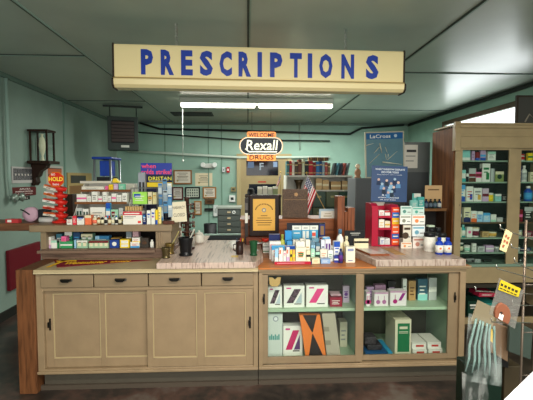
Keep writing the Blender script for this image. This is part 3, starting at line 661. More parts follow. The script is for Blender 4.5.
carton(119.8, 129.3, 239.5, LY + .002, zq, 'yellow and white upper carton', 'stacked on its twin, inside the riser shelf', 'yellow', 'p:white', dep=.066)
carton(132, 140, 237.8, LY + .002, PZ(242, LY), 'white packet with red script', 'on the light blue carton in the riser shelf', 'white', 'l:red b:yellow', dep=.066)
carton(61, 66, 236.5, LY + .002, PZ(241.5, LY), 'little pink carton', 'on the long green carton in the riser shelf', 'pink', 'l:red', dep=.06)
LY2 = LY + .1
row('at the back of the riser shelf', LY2, RS, [(56, 62, 234, '4a7f8f', 'l:white', 'slate blue carton'), (64.5, 72, 231.5, '2e8a6a', 't:white L:white', 'tall green white carton'), (73, 80, 232.5, '2a4a70', 'l:sky', 'tall dark blue carton'),
    (81, 92.5, 234, '7fa88c', 't:cream w:white', 'grey green carton'), (95, 109, 236, '3a7fae', 'l:white v:ltblue', 'bright blue packet'), (111, 120, 238, 'gold', 'l:brown', 'golden carton'), (126, 131.5, 231.5, '7f8a90', 'm:white', 'silver grey carton'), (132.5, 138.5, 231, 'c9a0a8', 'o:white', 'pink spotted carton')], 'packages at the back of the riser shelf', dep=.07)
bottle(151.5, 4, 240, LY, RS, 'small white vial', 'by the pilaster inside the riser shelf', 'white', 'white')

# ---- on top of the riser: stepped rack and front rows
def rotp(v): return v
wr = thing('step_display_rack', 'white stepped display rack with brown shelf edges on the riser shelf', 'display rack', (PX(100, 3.6), 3.6, RZ + .0005))
wx0, wx1 = PX(74, 3.52, 210), PX(128, 3.52, 210)
wht = M('d8d4c8', .45); brn = M('7a4a24', .5)
for x in (wx0, wx1 - .008):
    MB().prism([(3.46, RZ + .001), (3.84, RZ + .001), (3.84, PZ(183.5, 3.8)), (3.74, PZ(183.5, 3.75))], x, x + .008, wht, 'x').build('side_panel', wr)
steps = [(3.50, 3.62, PZ(209, 3.5)), (3.62, 3.73, PZ(200.5, 3.62)), (3.73, 3.835, PZ(191.5, 3.73))]
WS = []
steps = [(3.52, 3.66, PZ(202, 3.52)), (3.66, 3.835, PZ(190, 3.66))]
for y0, y1, z in steps:
    MB().box(wx0 + .009, wx1 - .009, y0, y1 if y1 > 3.8 else 3.835, z - .012, z, wht).box(wx0 + .009, wx1 - .009, y0 - .006, y0, z - .014, z + .006, brn).build('step_shelf', wr)
MB().box(wx0 + .009, wx1 - .009, 3.8355, 3.84, RZ + .001, PZ(183.5, 3.8), wht).build('back_panel', wr)
rk = 'small white pill cartons on the middle step of the white rack'
zs = steps[0][2]
seq = [(76.5, 86.5, 194.2), (87, 91, 196), (91.5, 97.5, 191.8), (98, 102, 196), (102.4, 106.8, 192), (107.2, 111, 196), (111.4, 116, 193.5), (116.4, 121.5, 195), (122, 127, 193)]
for k, (a, b, py) in enumerate(seq):
    carton(a, b, py, 3.535, zs + .0062 - .006, ['white carton with red line', 'white carton with grey lines', 'white carton with black print'][k % 3], 'on the middle step of the white rack', 'white', ['m:pink', 'l:grey', 'l:black'][k % 3], dep=.06, group=rk)
row('on the top step of the white rack', 3.67, steps[1][2], [(81.5, 104, 186.5, 'e6e0d0', 'l:grey', 'wide flat off-white packet'), (105, 108, 186, 'pink', '', 'small pink packet'), (108.5, 113, 184.5, 'yellow', 'l:orange', 'yellow carton'), (113.5, 118, 184, 'lilac', 'l:white', 'pale lilac carton'), (118.5, 125, 184, '6fbf9c', 'l:white', 'mint green carton')])
# leaning tray and yellow box on the very top
row('on the bottom step of the white rack', 3.47, RZ, [(76, 82, 208, 'lgrey', 'w:dgreen', 'grey carton with green leaves'), (82.5, 88.5, 209, 'white', 'w:dgreen', 'white carton with dark bottles')], dep=.05)
carton(90, 105, 207.3, 3.45, RZ, 'cream white wide carton with grey lettering', 'standing in front of the white rack', 'e2dcca', 'l:grey t:white', dep=.06)
carton(105.7, 110, 203, 3.455, RZ, 'upright light blue and white carton', 'in front of the white rack', '4a9fd0', 't:blue m:white b:sky', dep=.04)
carton(110.6, 118.2, 209.5, 3.46, RZ, 'pale green carton with dark red cap panel', 'in front of the white rack', '9fd0b0', 'q:dred l:white', dep=.05)
carton(118.6, 123.0, 208, 3.455, RZ, 'grey white carton with yellow corner', 'in front of the white rack', 'lgrey', 'Q:yellow l:white', dep=.05)
FYY = 3.335
pf = 'on the front edge of the riser shelf'
row(pf, FYY, RZ, [(66.5, 72, 217, 'white', 't:dark l:red', 'white packet with dark top and red print'), (72.4, 76.3, 216, 'e03a4a', 'l:white', 'small red packet'), (76.7, 84, 215.6, 'white', 't:dark L:blue', 'white carton with blue lettering')], dep=.06)
carton(84.7, 91, 215.3, FYY, RZ, 'coral orange carton with white top', pf, 'f0784e', 't:cream', dep=.06)
bottle(94, 4.6, 216, FYY, RZ, 'cream bottle with flesh coloured label', pf, 'cream', 'white', 'coral')
for px, cc, lk in ((98, 'amber', 'amber brown vial with white cap'), (101.8, 'black', 'black vial with white cap'), (105.3, 'white', 'white vial with red cap'), (108.8, 'amber', 'amber vial with red cap'), (112.3, 'lgrey', 'grey vial with black cap'), (115.8, 'white', 'white vial with blue cap'), (119.3, 'dark', 'dark vial with grey cap')):
    cap = {'white cap': 'white', 'red cap': 'red', 'black cap': 'black', 'blue cap': 'blue', 'grey cap': 'grey'}[' '.join(lk.split()[-2:])]
    bottle(px, 3.2, 215.8, FYY, RZ, lk, pf, cc, cap, 'cream' if cc != 'white' else 'dark', group='small medicine vials on the front edge of the riser shelf')
x0, x1 = PX(123, FYY, 215), PX(142, FYY, 215)
z1 = PZ(211, FYY)
mb = MB().box(x0, x1, FYY, FYY + .09, RZ + .0006, z1, M('ece6da', .4)).box(x0, x1, FYY - .0006, FYY, z1 - .03, z1, M('c8283a', .4)).box(x0 + .01, x1 - .02, FYY - .0012, FYY - .0006, z1 - .021, z1 - .012, M('white')).box(x0 + .01, x1 - .05, FYY - .0006, FYY, z1 - .045, z1 - .041, M('dark')).box(x0 + .01, x1 - .07, FYY - .0006, FYY, z1 - .056, z1 - .053, M('grey')).box(x1 - .035, x1 - .01, FYY - .0006, FYY, RZ + .01, RZ + .03, M('e0483c'))
solo('display_carton', mb, 'large white carton with red top band on the riser edge', 'box')
for j in range(7):
    a = 125 + j * 2.4; carton(a, a + 2.1, 206.5, FYY + .1, RZ, 'kraft tan slim packet', 'in a row behind the red banded white carton', 'c8a070', 't:tan', dep=.05, group='slim tan packets behind the red banded carton')
row(pf, FYY, RZ, [(142.6, 146.2, 214, 'navy', 'q:sky l:white', 'dark navy and blue small carton'), (146.6, 150.5, 210.5, 'white', 'L:blue', 'white tall carton with blue print'), (151, 154.8, 209, 'white', 'o:magenta L:blue', 'white carton with magenta and blue figure'), (155.2, 157.6, 210, 'yellow', 'b:blue', 'slim yellow and blue carton')], dep=.05)
# green and clear tray left of cold medicine sign
def clearstand():
    t = thing('wire_tray_stand', 'wire tray of lime green cartons left of the cold remedy sign', 'display rack', (PX(142, 3.6), 3.55, RZ + .0006))
    a, b = PX(131, 3.52, 195), PX(157, 3.52, 195); z = PZ(204, 3.52)
    mb = MB()
    mt = M('8a8c8c', .35, .6)
    for x in (a, b):
        for y in (3.52, 3.62): mb.tube([(x, y, RZ + .001), (x, y, PZ(188, 3.52))], .003, mt, 6)
    for zz_ in (z, PZ(188, 3.52)): mb.tube([(a, 3.52, zz_), (b, 3.52, zz_), (b, 3.62, zz_), (a, 3.62, zz_), (a, 3.52, zz_)], .003, mt, 6)
    mb.build('wire_frame', t)
    MB().box(a + .004, b - .004, 3.524, 3.616, z - .003, z + .001, M('7a7c7c', .4)).build('tray', t)
    return z + .0015
zc = clearstand()
row('in the wire tray left of the cold remedy sign', 3.53, zc, [(132.5, 147, 192, 'a4e05a', 'q:blue l:white', 'lime green carton with blue badge'), (147.8, 152, 192, 'cream', 'm:gold l:dark', 'cream carton with dark figure'), (152.5, 156.5, 192.5, 'e8e0a8', 'L:gold', 'pale yellow carton')], dep=.07)
carton(138, 145, 172.5, 3.66, RZ, 'tall grey carton with dark bottle picture', 'behind the lime green carton', '9a9ca6', 'w:dark', dep=.05)

# cold remedy sign: "when colds strike! DRISTAN"
cs = thing('advertising_sign', 'blue and black cold remedy sign reading when colds strike', 'sign', (PX(157, 3.72), 3.72, RZ + .0006))
YS = 3.72
sx = lambda px: PX(px, YS, 180); sz = lambda py: PZ(py, YS, 157)
mb = MB().box(sx(141), sx(172), YS, YS + .012, RZ + .001, sz(163), M('14163a', .4)).box(sx(141), sx(172), YS - .001, YS, sz(174.5), sz(163), M('2b3f9e', .4))
mb.box(sx(147), sx(172), YS - .001, YS, sz(187), sz(182.5), M('yellow', .4)).box(sx(149), sx(165), YS - .0012, YS, sz(181.5), sz(180.8), M('lgrey', .4))
mb.build('sign_board', cs)
pk = M('ff4f6e', .4)
MB().text('when', sx(141.8), sx(156), sz(168.2), sz(163.8), YS - .001, pk, .002, .012).build('lettering', cs)
MB().text('colds strike!', sx(141.3), sx(171.5), sz(174.2), sz(169.4), YS - .001, pk, .002, .012).build('lettering', cs)
MB().text('DRISTAN', sx(148.5), sx(171.5), sz(180.3), sz(176.6), YS, M('f4e84a', .4), .002, .01).build('yellow_lettering', cs)
# hanging clear blister packs (grey blue column)
bp = thing('blister_pack_stand', 'tall wire stand of clear and blue blister packs beside the sign', 'display rack', (PX(165, 3.45), 3.45, RZ + .0006))
MB().tube([(PX(166, 3.5), 3.5, RZ + .002), (PX(166, 3.5), 3.5, PZ(177, 3.5))], .004, M('8a8c8c', .35, .6)).box(PX(158.5, 3.45), PX(171, 3.45), 3.44, 3.55, RZ + .001, RZ + .012, M('3a3c3e')).build('wire_post', bp)
bcol = ['8a9aa4', '4a84b0', 'b8c2c6', '76868f', 'a8b4ba', '3a6a94']
for j in range(10):
    pxa = 158.5 + (j % 3) * 4.6 + (j // 3) * .3; py0 = 183 - 4 * (j % 3 == 1) + (j // 3) * 11; yy = 3.44 - (j % 3) * .003 - (j // 3) * .012
    x0, x1 = PX(pxa, yy), PX(pxa + 4.3, yy); z1 = PZ(py0, yy); z0 = max(z1 - .1, RZ + .02)
    mm = MB().box(x0, x1, yy, yy + .002, z0, z1, M(bcol[j % 6], .35)).box(x0 + .004, x1 - .004, yy - .012, yy, z0 + .01, z0 + (z1 - z0) * .6, M(bcol[(j + 2) % 6], .15)).box(x0 + .004, x1 - .004, yy - .001, yy, z1 - .02, z1 - .008, M(['2f6fb0', 'dark', 'white'][j % 3]))
    mm.build('blister_pack', bp)
# brown tray at riser end
solo('wooden_tray', MB().box(PX(163, 3.33), PX(174.5, 3.33), 3.333, 3.385, RZ + .0006, RZ + .012, M('5a3020', .45, kind='wood')).box(PX(163, 3.33), PX(174.5, 3.33), 3.325, 3.333, RZ + .0006, RZ + .03, M('5a3020', .45, kind='wood')), 'shallow dark brown wooden tray at the right end of the riser', 'tray', bev=.003)
carton(157.8, 161, 207, 3.38, RZ, 'slim pale yellow carton', 'next to the dark wooden tray on the riser', 'e8d890', 'l:grey', dep=.04)

# ---- centre counter merchandise
z0c = CT
Y1 = 3.02
x0, x1 = PX(274.5, Y1, 262), PX(311, Y1, 262)
mb = MB().box(x0, x1, Y1, Y1 + .1, CT + .0006, CT + .024, M('ddd8d0', .4)).box(x0, x1 - .0, Y1 - .0008, Y1, CT + .001, CT + .0235, M('b01430', .4)).box(x0 + .02, x1 - .05, Y1 - .0014, Y1 - .0008, CT + .010, CT + .014, M('e0b0b8', .4)).box(x1 - .001, x1 + .006, Y1 - .0008, Y1 + .1, CT + .0006, CT + .024, M('navy'))
solo('display_tray', mb, 'low red fronted display tray at the front of the wooden counter', 'tray')
zt1 = CT + .0245
pc = 'in the low red fronted tray'
row(pc, Y1 + .012, zt1, [(274.8, 278.5, 249, 'ltblue', 'b:white', 'pale blue upright carton'), (279, 283, 248, 'e8e0dc', 'q:coral', 'white carton with coral spot'), (283.3, 286, 251, 'white', 'L:pink', 'white slim carton'), (286.3, 289.8, 247.5, 'e6d8d4', 'q:coral b:lilac', 'pinkish carton'),
    (290.2, 292, 250, 'yellow', 'm:dark', 'slim yellow carton'), (292.3, 295.3, 250, 'gold', 'm:yellow', 'golden yellow carton'), (295.8, 306, 247.8, 'e8e2c8', 'o:green l:coral', 'wide cream carton with green dot'), (306.3, 310.5, 250.5, 'cream', 'm:dark', 'cream small carton')], 'cartons in the low red fronted tray', dep=.035)
row('behind the red tray on the wooden counter', Y1 + .13, CT, [(271.5, 285, 245.5, 'dcdcd8', 't:sky l:coral', 'wide white carton with sky blue top'), (285.5, 295, 246, 'd4dce0', 't:blue', 'pale grey carton with blue top'), (296, 305, 241.5, 'ece8dc', 'l:coral o:cream', 'large cream carton with coral lettering'), (305.5, 310.3, 240, 'e8e4d4', 'l:tan', 'tall ivory carton')], dep=.05)
Y3 = Y1 + .2
row('in the third row on the wooden counter', Y3, CT, [(269.5, 281, 241.5, 'e8e4e0', 'q:pink l:pink', 'white carton with pink flowers'), (287, 292.5, 241, '3f8fc8', 'l:white', 'medium blue carton'), (293, 299, 240, 'd8d4c8', 'l:grey', 'off-white plain carton'), (300, 306, 239, 'ece6d8', 'l:coral', 'cream carton')], dep=.05)
Y4 = Y3 + .1
z4 = 1.0
row('at the back left of the counter merchandise', Y4, CT, [(269, 280, 234.5, '8f9cc4', 't:navy b:tan', 'blue and tan striped carton'), (285, 292, 230.8, '2f8fd0', 'o:white b:sky', 'bright blue carton with white round emblem')], dep=.05)
bottle(282.6, 5.5, 234.5, Y3 + .0, CT, 'olive green tall tube with pink label', 'among the counter cartons', 'a8ac4a', '8f9440', 'coral')
# blue and white card display (three panels)
dd = thing('card_display_stand', 'black backed display stand with blue and white product panels', 'display stand', (PX(306, 3.45), 3.45, CT + .0006))
YD = 3.45
dxx = lambda p: PX(p, YD, 235); dz = lambda p: PZ(p, YD, 306)
MB().box(dxx(287), dxx(325.5), YD + .014, YD + .024, CT + .001, dz(223), M('1a1a26', .4)).box(dxx(287), dxx(325.5), YD - .05, YD + .013, CT + .001, CT + .02, M('1a1a26', .4)).build('back_board', dd)
for k, (a, b) in enumerate(((292.2, 301.2), (301.6, 309.6), (310, 318))):
    mb = MB().box(dxx(a), dxx(b), YD, YD + .013, CT + .021, dz(225.5), M('4aa0c8', .4)).box(dxx(a), dxx(b), YD - .0008, YD, dz(230), dz(225.5), M('e8e8e0', .4)).box(dxx(a + 2), dxx(b - 2), YD - .0014, YD - .0008, dz(228.4), dz(227.5), M('grey'))
    if k == 0: mb.box(dxx(a + 1.5), dxx(b - 1.5), YD - .0008, YD, dz(233.5), dz(232.5), M('white'))
    elif k == 1:
        for u in (1, 4.6): mb.box(dxx(a + u), dxx(a + u + 2.6), YD - .006, YD, dz(238), dz(231), M('e0e4dc', .3))
    else: mb.box(dxx(a + 2), dxx(a + 5.5), YD - .006, YD, dz(238), dz(231), M('e4e4de', .3)).box(dxx(a + 2), dxx(a + 5.5), YD - .007, YD - .006, dz(236), dz(232.5), M('e0543c', .4))
    mb.build('product_panel', dd)
MB().box(dxx(319.5), dxx(325), YD + .006, YD + .0135, dz(237), dz(224.5), M('23306e', .4)).box(dxx(320.5), dxx(324), YD + .004, YD + .006, dz(235), dz(226), M('8a6a4a')).build('side_card', dd)
carton(319.5, 325.5, 237.5, YD - .095, CT + .0, 'small dark red and white carton', 'at the foot of the black backed display', 'e4ddd8', 't:dred m:dark', dep=.008 + .03)
# right of centre
row('on the wooden counter, front row', Y1 + .02, CT, [(312, 320, 258.5, 'e0d8b4', 'l:tan', 'low cream carton'), (320.8, 330.5, 260.5 - 1.5, '88a8d0', 'l:white', 'low light blue carton')], dep=.06)
row('on the wooden counter, second row', Y1 + .1, CT, [(311, 315, 249, 'mint', 'l:white', 'mint green carton'), (315.5, 320, 252, 'dgreen', 't:mint', 'dark green small carton'), (320.3, 327.5, 249.5, 'e8dcc8', 'l:coral', 'cream carton with coral line'), (328, 333.5, 250.5, 'e8ece8', 'l:green', 'white carton with green line')], dep=.04)
row('on the wooden counter, third row', Y1 + .16, CT, [(311, 315.5, 241.5, '5f7f94', 'w:ltblue', 'slate grey blister pack'), (316, 320, 243, '4f7084', 'w:white', 'dark slate blister pack'), (321, 325, 240, 'd4d8e4', 'l:navy', 'pale grey carton'), (325.3, 331, 239.5, 'dcdce4', 'w:purple', 'white carton with lilac pills'), (331.3, 335, 246, 'white', 'b:blue', 'white carton with blue base')], dep=.04)
row('on the wooden counter, fourth row', Y1 + .23, CT, [(311.5, 319, 238.5, '6a94a8', 'l:white', 'steel blue carton'), (323, 330, 237.5, 'e8e8e8', 't:sky', 'white carton with sky blue top')], dep=.05)
row('in front of the cream carton, wooden counter', Y1 + .05, CT, [(334.3, 340.5, 256, '2c3a90', 'm:white', 'low dark blue carton'), (334.8, 338, 0, 'white', '', '')][:1], dep=.04)
row('next to the cream bottles, wooden counter', Y1 + .1, CT, [(334, 340.3, 241.5, 'e8e8ea', 't:blue l:blue', 'tall white carton with blue lid')], dep=.05)
bottle(341.3, 4.6, 249, Y1 + .03, CT, 'dark blue squat bottle', 'in front of the tall white carton', '2a3570', 'navy', 'purple')
bottle(341, 7.5, 229.5, Y1 + .2, CT, 'large white bottle with blue grey cap', 'left of the black card', 'white', '4a6c88', 'cream')
bottle(347.2, 6, 236.5, Y1 + .17, CT, 'cream tall bottle', 'below the black card', 'cream', 'cream', 'tan')
x0, x1 = PX(346.5, Y1 + .05), PX(355.5, Y1 + .05); z1 = PZ(247.5, Y1 + .05)
mb = MB().box(x0, x1, Y1 + .05, Y1 + .1, CT + .0006, z1, M('e8e2cc', .4)).box(x0 + .012, x1 - .012, Y1 + .0494, Y1 + .05, z1 - .035, z1 - .014, M('8a92b4', .4)).box(x0 + .016, x1 - .018, Y1 + .0494, Y1 + .05, CT + .014, CT + .02, M('4a5a9c', .4))
solo('carton', mb, 'cream carton with blue grey panel at right of the wooden counter', 'box')
# black card on cream box
x0, x1 = PX(345.5, 3.33), PX(366, 3.33)
solo('name_card', MB().box(x0, x1, 3.36, 3.366, ZB + .0006, PZ(231.5, 3.33), M('16161a', .4)).box(x0 + .05, x1 - .04, 3.3592, 3.36, PZ(234.6, 3.33), PZ(233.9, 3.33), M('c8c8c0')).box(x0 + .06, x1 - .05, 3.3592, 3.36, PZ(236.4, 3.33), PZ(235.8, 3.33), M('a8a8a0')).box(x0, x1, 3.366, 3.40, ZB + .0006, ZB + .05, M('16161a', .4)), 'black card with small white lettering behind the cream box', 'sign')
x0, x1 = PX(351, 3.2), PX(366, 3.2)
solo('wide_carton', MB().box(x0, PX(352, 3.2), 3.3, 3.34, CT + .001, CT + .05, M('e4d8b4')) and MB().box(PX(356.5, 3.28), PX(371, 3.28), 3.34, 3.355, ZB + .0006, PZ(240.5, 3.28), M('e4d8b4', .4)).box(PX(356.5, 3.28), PX(371, 3.28), 3.3392, 3.34, PZ(245, 3.28), PZ(243, 3.28), M('1f1d1c')), 'cream carton with black pictures in front of the black card', 'box')
# flat framed notice on the marble
tl = MB()
a = [(PX(355.5, 3.28, 248), 3.42), (PX(367.5, 3.28, 248), 3.42), (PX(391.5, 3.02, 258), 3.06), (PX(372, 3.02, 258), 3.06)]
cxm = sum(p[0] for p in a) / 4; cym = sum(p[1] for p in a) / 4
ins = [(cxm + (p[0] - cxm) * .82, cym + (p[1] - cym) * .86) for p in a]
fr = thing('framed_notice', 'thin brown framed notice lying flat on the right marble slab', 'picture frame', (cxm, cym, ZB + .0006))
MB().prism(a, ZB + .0008, ZB + .014, M('8a4a2a', .4), 'z').build('frame', fr, bev=.002)
MB().prism(ins, ZB + .0142, ZB + .015, M('d8d2cc', .25), 'z').build('paper', fr)
solo('kraft_sheet', MB().prism([(PX(386, 3.3, 250), 3.42), (PX(396, 3.3, 250), 3.40), (PX(405.5, 3.1, 256), 3.10), (PX(396, 3.1, 256), 3.11)], ZB + .0006, ZB + .003, M('b88e5e', .6), 'z'), 'sheet of brown kraft card lying on the marble slab', 'paper')

# ---- red candy/pastille rack
rr = thing('red_display_rack', 'glossy red countertop rack with three shelves of small cartons', 'display rack', (PX(384, 3.55), 3.6, ZB + .0006))
YR = 3.5; redm = M('b01a38', .3)
rxx = lambda p: PX(p, YR, 228); rz = lambda p: PZ(p, YR, 384)
zR0 = ZB + .001
def side(x0, x1, ztop, y0, name='side_panel'):
    pr = [(y0, zR0), (YR + .2, zR0), (YR + .2, ztop), (y0 + .06, ztop), (y0 + .015, ztop - .02), (y0, ztop - .06)]
    MB().prism(pr, x0, x1, redm, 'x').build(name, rr, bev=.002)
side(rxx(371.8), rxx(378.2) , rz(203.7), YR - .0)
mb = MB()
for py in (245.5, 228.5, 216.5):
    mb2 = MB().box(rxx(378.3), rxx(390.8), YR, YR + .18, rz(py) - .008, rz(py), redm).box(rxx(378.3), rxx(390.8), YR - .005, YR, rz(py) - .012, rz(py) + .008, redm); mb2.build('shelf', rr)
MB().box(rxx(378.3), rxx(391), YR + .181, YR + .2, zR0, rz(207), redm).build('back_panel', rr)
MB().box(rxx(378.3), rxx(391), YR - .004, YR + .18, zR0, rz(246.5) , redm).build('base', rr)
side(rxx(391), rxx(399.5), rz(205), YR)
MB().box(rxx(380), rxx(392), YR + .2005, YR + .212, rz(222), rz(203.5), M('e8e0cc')).build('header_card', rr)
cols = ['e8502a', '2f6fc0', 'f0c030', 'ea6a2c', 'e8502a', '2a5fb4', 'ea5a2a']
pys = [207.5, 212.5, 218, 224.5, 230, 234, 239, 245]
mb = MB()
for k in range(7):
    mb.box(rxx(392), rxx(399), YR - .003, YR - .0003, rz(pys[k + 1]) + .002, rz(pys[k]), M(cols[k], .35)).box(rxx(393), rxx(398), YR - .004, YR - .003, (rz(pys[k]) + rz(pys[k + 1])) / 2 - .003, (rz(pys[k]) + rz(pys[k + 1])) / 2 + .006, M('ece4d4'))
mb.build('picture_strip', rr, label='column of orange, blue and yellow product pictures')
pr = 'in the red rack'
for py, its in ((216.5, [(379, 384.2, 210.5, 'ece6e2', 'l:red', 'white carton with red lines, top shelf'), (384.6, 390.2, 211, 'e8e2de', 't:red', 'white carton with red lid, top shelf')]),
                (228.5, [(379, 384.5, 219.5, 'ece6da', 'l:gold', 'ivory carton with gold lines, middle shelf'), (385, 390.2, 221, 'e8dcc0', 'm:gold', 'cream and gold carton, middle shelf')]),
                (245.5, [(380, 384.8, 238, 'dcdcdc', 'l:blue', 'white carton with blue lines, bottom shelf'), (385.2, 390, 238.5, 'e0e0e0', 'l:grey', 'white carton with grey lines, bottom shelf')])):
    for a, b, pt, c_, ar, lk in its: carton(a, b, pt, YR + .01, rz(py), lk, pr, c_, ar, dep=.08)

# ---- card rack: white cards with pictures
cr = thing('card_rack', 'wire rack of white cards with orange and teal pictures on marble', 'display rack', (PX(413, 3.42), 3.45, ZB + .0006))
MB().tube([(PX(404, 3.5), 3.5, ZB + .002), (PX(404, 3.5), 3.5, PZ(208, 3.5))], .003, M('2a2a2c', .4)).tube([(PX(424, 3.5), 3.5, ZB + .002), (PX(424, 3.5), 3.5, PZ(208, 3.5))], .003, M('2a2a2c', .4)).box(PX(403.5, 3.44), PX(426, 3.44), 3.44, 3.52, ZB + .001, ZB + .008, M('2a2a2c')).build('wire_frame', cr)
cards = [(400.5, 411.5, 206.5, 215.5, 'cfe0d8', '5a8f84'), (412, 424, 207.5, 215.5, 'c8dcd4', '4fa090'), (400, 411.3, 215.7, 225, 'ecebe4', '8a8a7a'), (412, 425, 215.7, 225.5, 'eeeae4', 'f08a50'),
         (403.5, 411.5, 226, 243, 'dcd4c4', '4a3a2c'), (412.5, 425, 226.5, 237.5, 'e6eef0', '6fa8c0'), (401.5, 412.5, 243.3, 252.5, 'e8dccc', 'd88a50'), (413.5, 426, 238.5, 251, 'eee4dc', 'c88a7a')]
for k, (a, b, t0, b0, c_, c2) in enumerate(cards):
    y = 3.44 - .02 * (k // 2); z0 = max(PZ(b0, y), ZB + .009 if y > 3.435 else ZB + .001); z1 = PZ(t0, y)
    x0, x1 = PX(a, y), PX(b, y)
    mb = MB().box(x0, x1, y, y + .012, z0, z1, M(c_, .45)).box(x0 + .008, x1 - .008, y - .0006, y, z0 + (z1 - z0) * .72, z0 + (z1 - z0) * .86, M(c2)).lathe([((z1 - z0) * .2, 0), ((z1 - z0) * .2, -.0006)], ((x0 + x1) / 2 - .015, y, z0 + (z1 - z0) * .38), M(c2), 12, 'y').box((x0 + x1) / 2 + .012, x1 - .01, y - .0006, y, z0 + (z1 - z0) * .25, z0 + (z1 - z0) * .35, M('grey'))
    mb.build('picture_card', cr)

# ---- blue and white bottles, black-lidded tubs at right
for px, lk in ((441.3, 'left of the two blue bottles with white labels on marble'), (449.8, 'right of the two blue bottles with white labels on marble')):
    t = bottle(px, 8.2, 238, 3.08, ZB, lk, '', '1c3ea8', '14309a', 'e0dcd4', group='blue bottles with white labels on the marble slab')
    x = PX(px, 3.08); MB().lathe([(.009, 0), (.009, -.001)], (x, 3.08 - .0008, ZB + .052), M('f07a4a'), 12, 'y').build('printed_mark', t)
tubp = [(432.2, 11.5, 233, 3.2, 'white', 'large white tub with black lid and white label, left of the blue bottles'), (444, 8.5, 233.5, 3.2, 'white', 'white tub with black lid right behind the blue bottles'),
        (422.5, 8, 228, 3.60, '2a2c2e', 'black tub with black lid behind the card rack'), (433, 6.5, 228.5, 3.325, 'white', 'white tub with black lid in the back row of tubs'), (439.6, 5.6, 227.8, 3.32, '3a3f40', 'dark tub with black lid at the back right of the tubs')]
for px, w_, py, y, c_, lk in tubp:
    bottle(px, w_, py, y, ZB, lk, '', c_, '1c1c1e', 'e6e2da', 'jar', group='black lidded tubs on the right marble slab')
solo('foil_packet', MB().box(PX(428.5, 3.36), PX(434.5, 3.36), 3.35, 3.40, PZ(228.5, 3.34) + .001, PZ(228.5, 3.34) + .018, M('b8c8b0', .4)), 'small pale green packet resting on the black lids', 'packet', bev=.004)
# ================================================================ THINGS ON THE LEFT WALL
def wallrect(mb, px0, px1, py0, py1, off, th, m, ins=0.0):
    """a board on the left wall, from its pixel corners to its true place on the wall plane"""
    a = atX(px0, (py0 + py1) / 2, LX); b = atX(px1, (py0 + py1) / 2, LX)
    zt_ = (CAMZ + atX(px0, py0, LX).z - CAMZ); z1 = atX((px0 + px1) / 2, py0, LX).z; z0 = atX((px0 + px1) / 2, py1, LX).z
    mb.box(LX + off, LX + off + th, a.y + ins, b.y - ins, z0 + ins, z1 - ins, m)
    return a.y, b.y, z0, z1
ry = Matrix.Rotation(math.pi / 2, 4, 'Z')
def wtext(mb, s_, y0, y1, z0, z1, x, m, bold=0):
    # text read from +x: local plane y=0 facing -y -> rotate so it faces +x
    mt = Matrix.Translation((x, 0, 0)) @ ry
    mb.text(s_, y0, y1, z0, z1, 0, m, .002, bold, mat4=mt)
f = thing('framed_photograph', 'small grey team photograph pinned to the left wall', 'picture', (LX, atX(22, 175, LX).y, atX(22, 183, LX).z))
mb = MB(); y0, y1, z0, z1 = wallrect(mb, 11, 33, 167, 183, .001, .012, M('b8b4b0', .5)); mb.build('mount', f)
mb = MB().box(LX + .0132, LX + .0138, y0 + .02, y1 - .02, z0 + .035, z1 - .02, M('5c5a5c', .5, kind='speckle'))
for j in range(6): mb.lathe([(.014, 0), (.014, .0006)], (LX + .0138, y0 + .07 + j * (y1 - y0 - .14) / 5, z0 + .1), M('c8c0b8'), 8, 'x')
mb.build('print', f)
a = atX(10, 190, LX); b = atX(35, 190, LX)
f = thing('wall_plaque', 'dark red oblong wall plaque with white lettering under the team photograph', 'plaque', (LX, (a.y + b.y) / 2, atX(22, 196, LX).z))
z0, z1 = atX(22, 196, LX).z, atX(22, 187, LX).z
MB().box(LX + .001, LX + .016, a.y, b.y, z0, z1, M('5a1a1c', .4)).build('board', f, bev=.006)
mb = MB(); wtext(mb, 'AM-ITA', a.y + .16, b.y - .14, z1 - .035, z1 - .015, LX + .016, M('e8e0d8')); wtext(mb, 'PHARMACEUTICAL', a.y + .08, b.y - .08, z1 - .062, z1 - .046, LX + .016, M('e8e0d8')); wtext(mb, 'ASSOCIATION', a.y + .12, b.y - .1, z1 - .088, z1 - .074, LX + .016, M('e8e0d8')); mb.build('lettering', f)
a = atX(17, 198, LX); b = atX(29, 198, LX); z0, z1 = atX(22, 200, LX).z, atX(22, 196.6, LX).z
mb = MB().box(LX + .001, LX + .012, a.y, b.y, z0, z1, M('201818', .4)); wtext(mb, '1961', a.y + .05, b.y - .05, z0 + .01, z1 - .01, LX + .012, M('e8e0d8'))
solo('year_plate', mb, 'little black plate with a year beneath the dark red plaque', 'plaque')
f = thing('wall_poster', 'poster with dark orange top and white lower half behind the candy stand', 'poster', (LX, atX(54, 175, LX).y, atX(54, 197, LX).z))
mb = MB(); y0, y1, z0, z1 = wallrect(mb, 46, 63, 166, 198, .001, .004, M('b0aaa0', .5)); mb.box(LX + .0052, LX + .006, y0 + .05, y1 - .05, z0 + (z1 - z0) * .58, z1 - .03, M('2a2424')).box(LX + .0062, LX + .007, y0 + .05, y1 - .05, z1 - .12, z1 - .04, M('b06040')); mb.build('sheet', f)
f = thing('cork_board', 'yellow brown notice board with pinned papers on the left wall', 'notice board', (LX, atX(78, 190, LX).y, atX(78, 205, LX).z))
mb = MB(); y0, y1, z0, z1 = wallrect(mb, 67, 91, 173, 212, .001, .015, M('a08a58', .6, kind='paint')); mb.build('board', f)
MB().box(LX + .0162, LX + .018, y0 + .1, y1 - .25, z1 - .16, z1 - .04, M('3a3a34')).box(LX + .0162, LX + .018, y0 + .05, y1 - .1, z1 - .32, z1 - .2, M('7a5a38')).build('pinned_paper', f)
mb = MB(); y0, y1, z0, z1 = wallrect(mb, 6, 38, 246, 284, .001, .04, M('6a1420', .45))
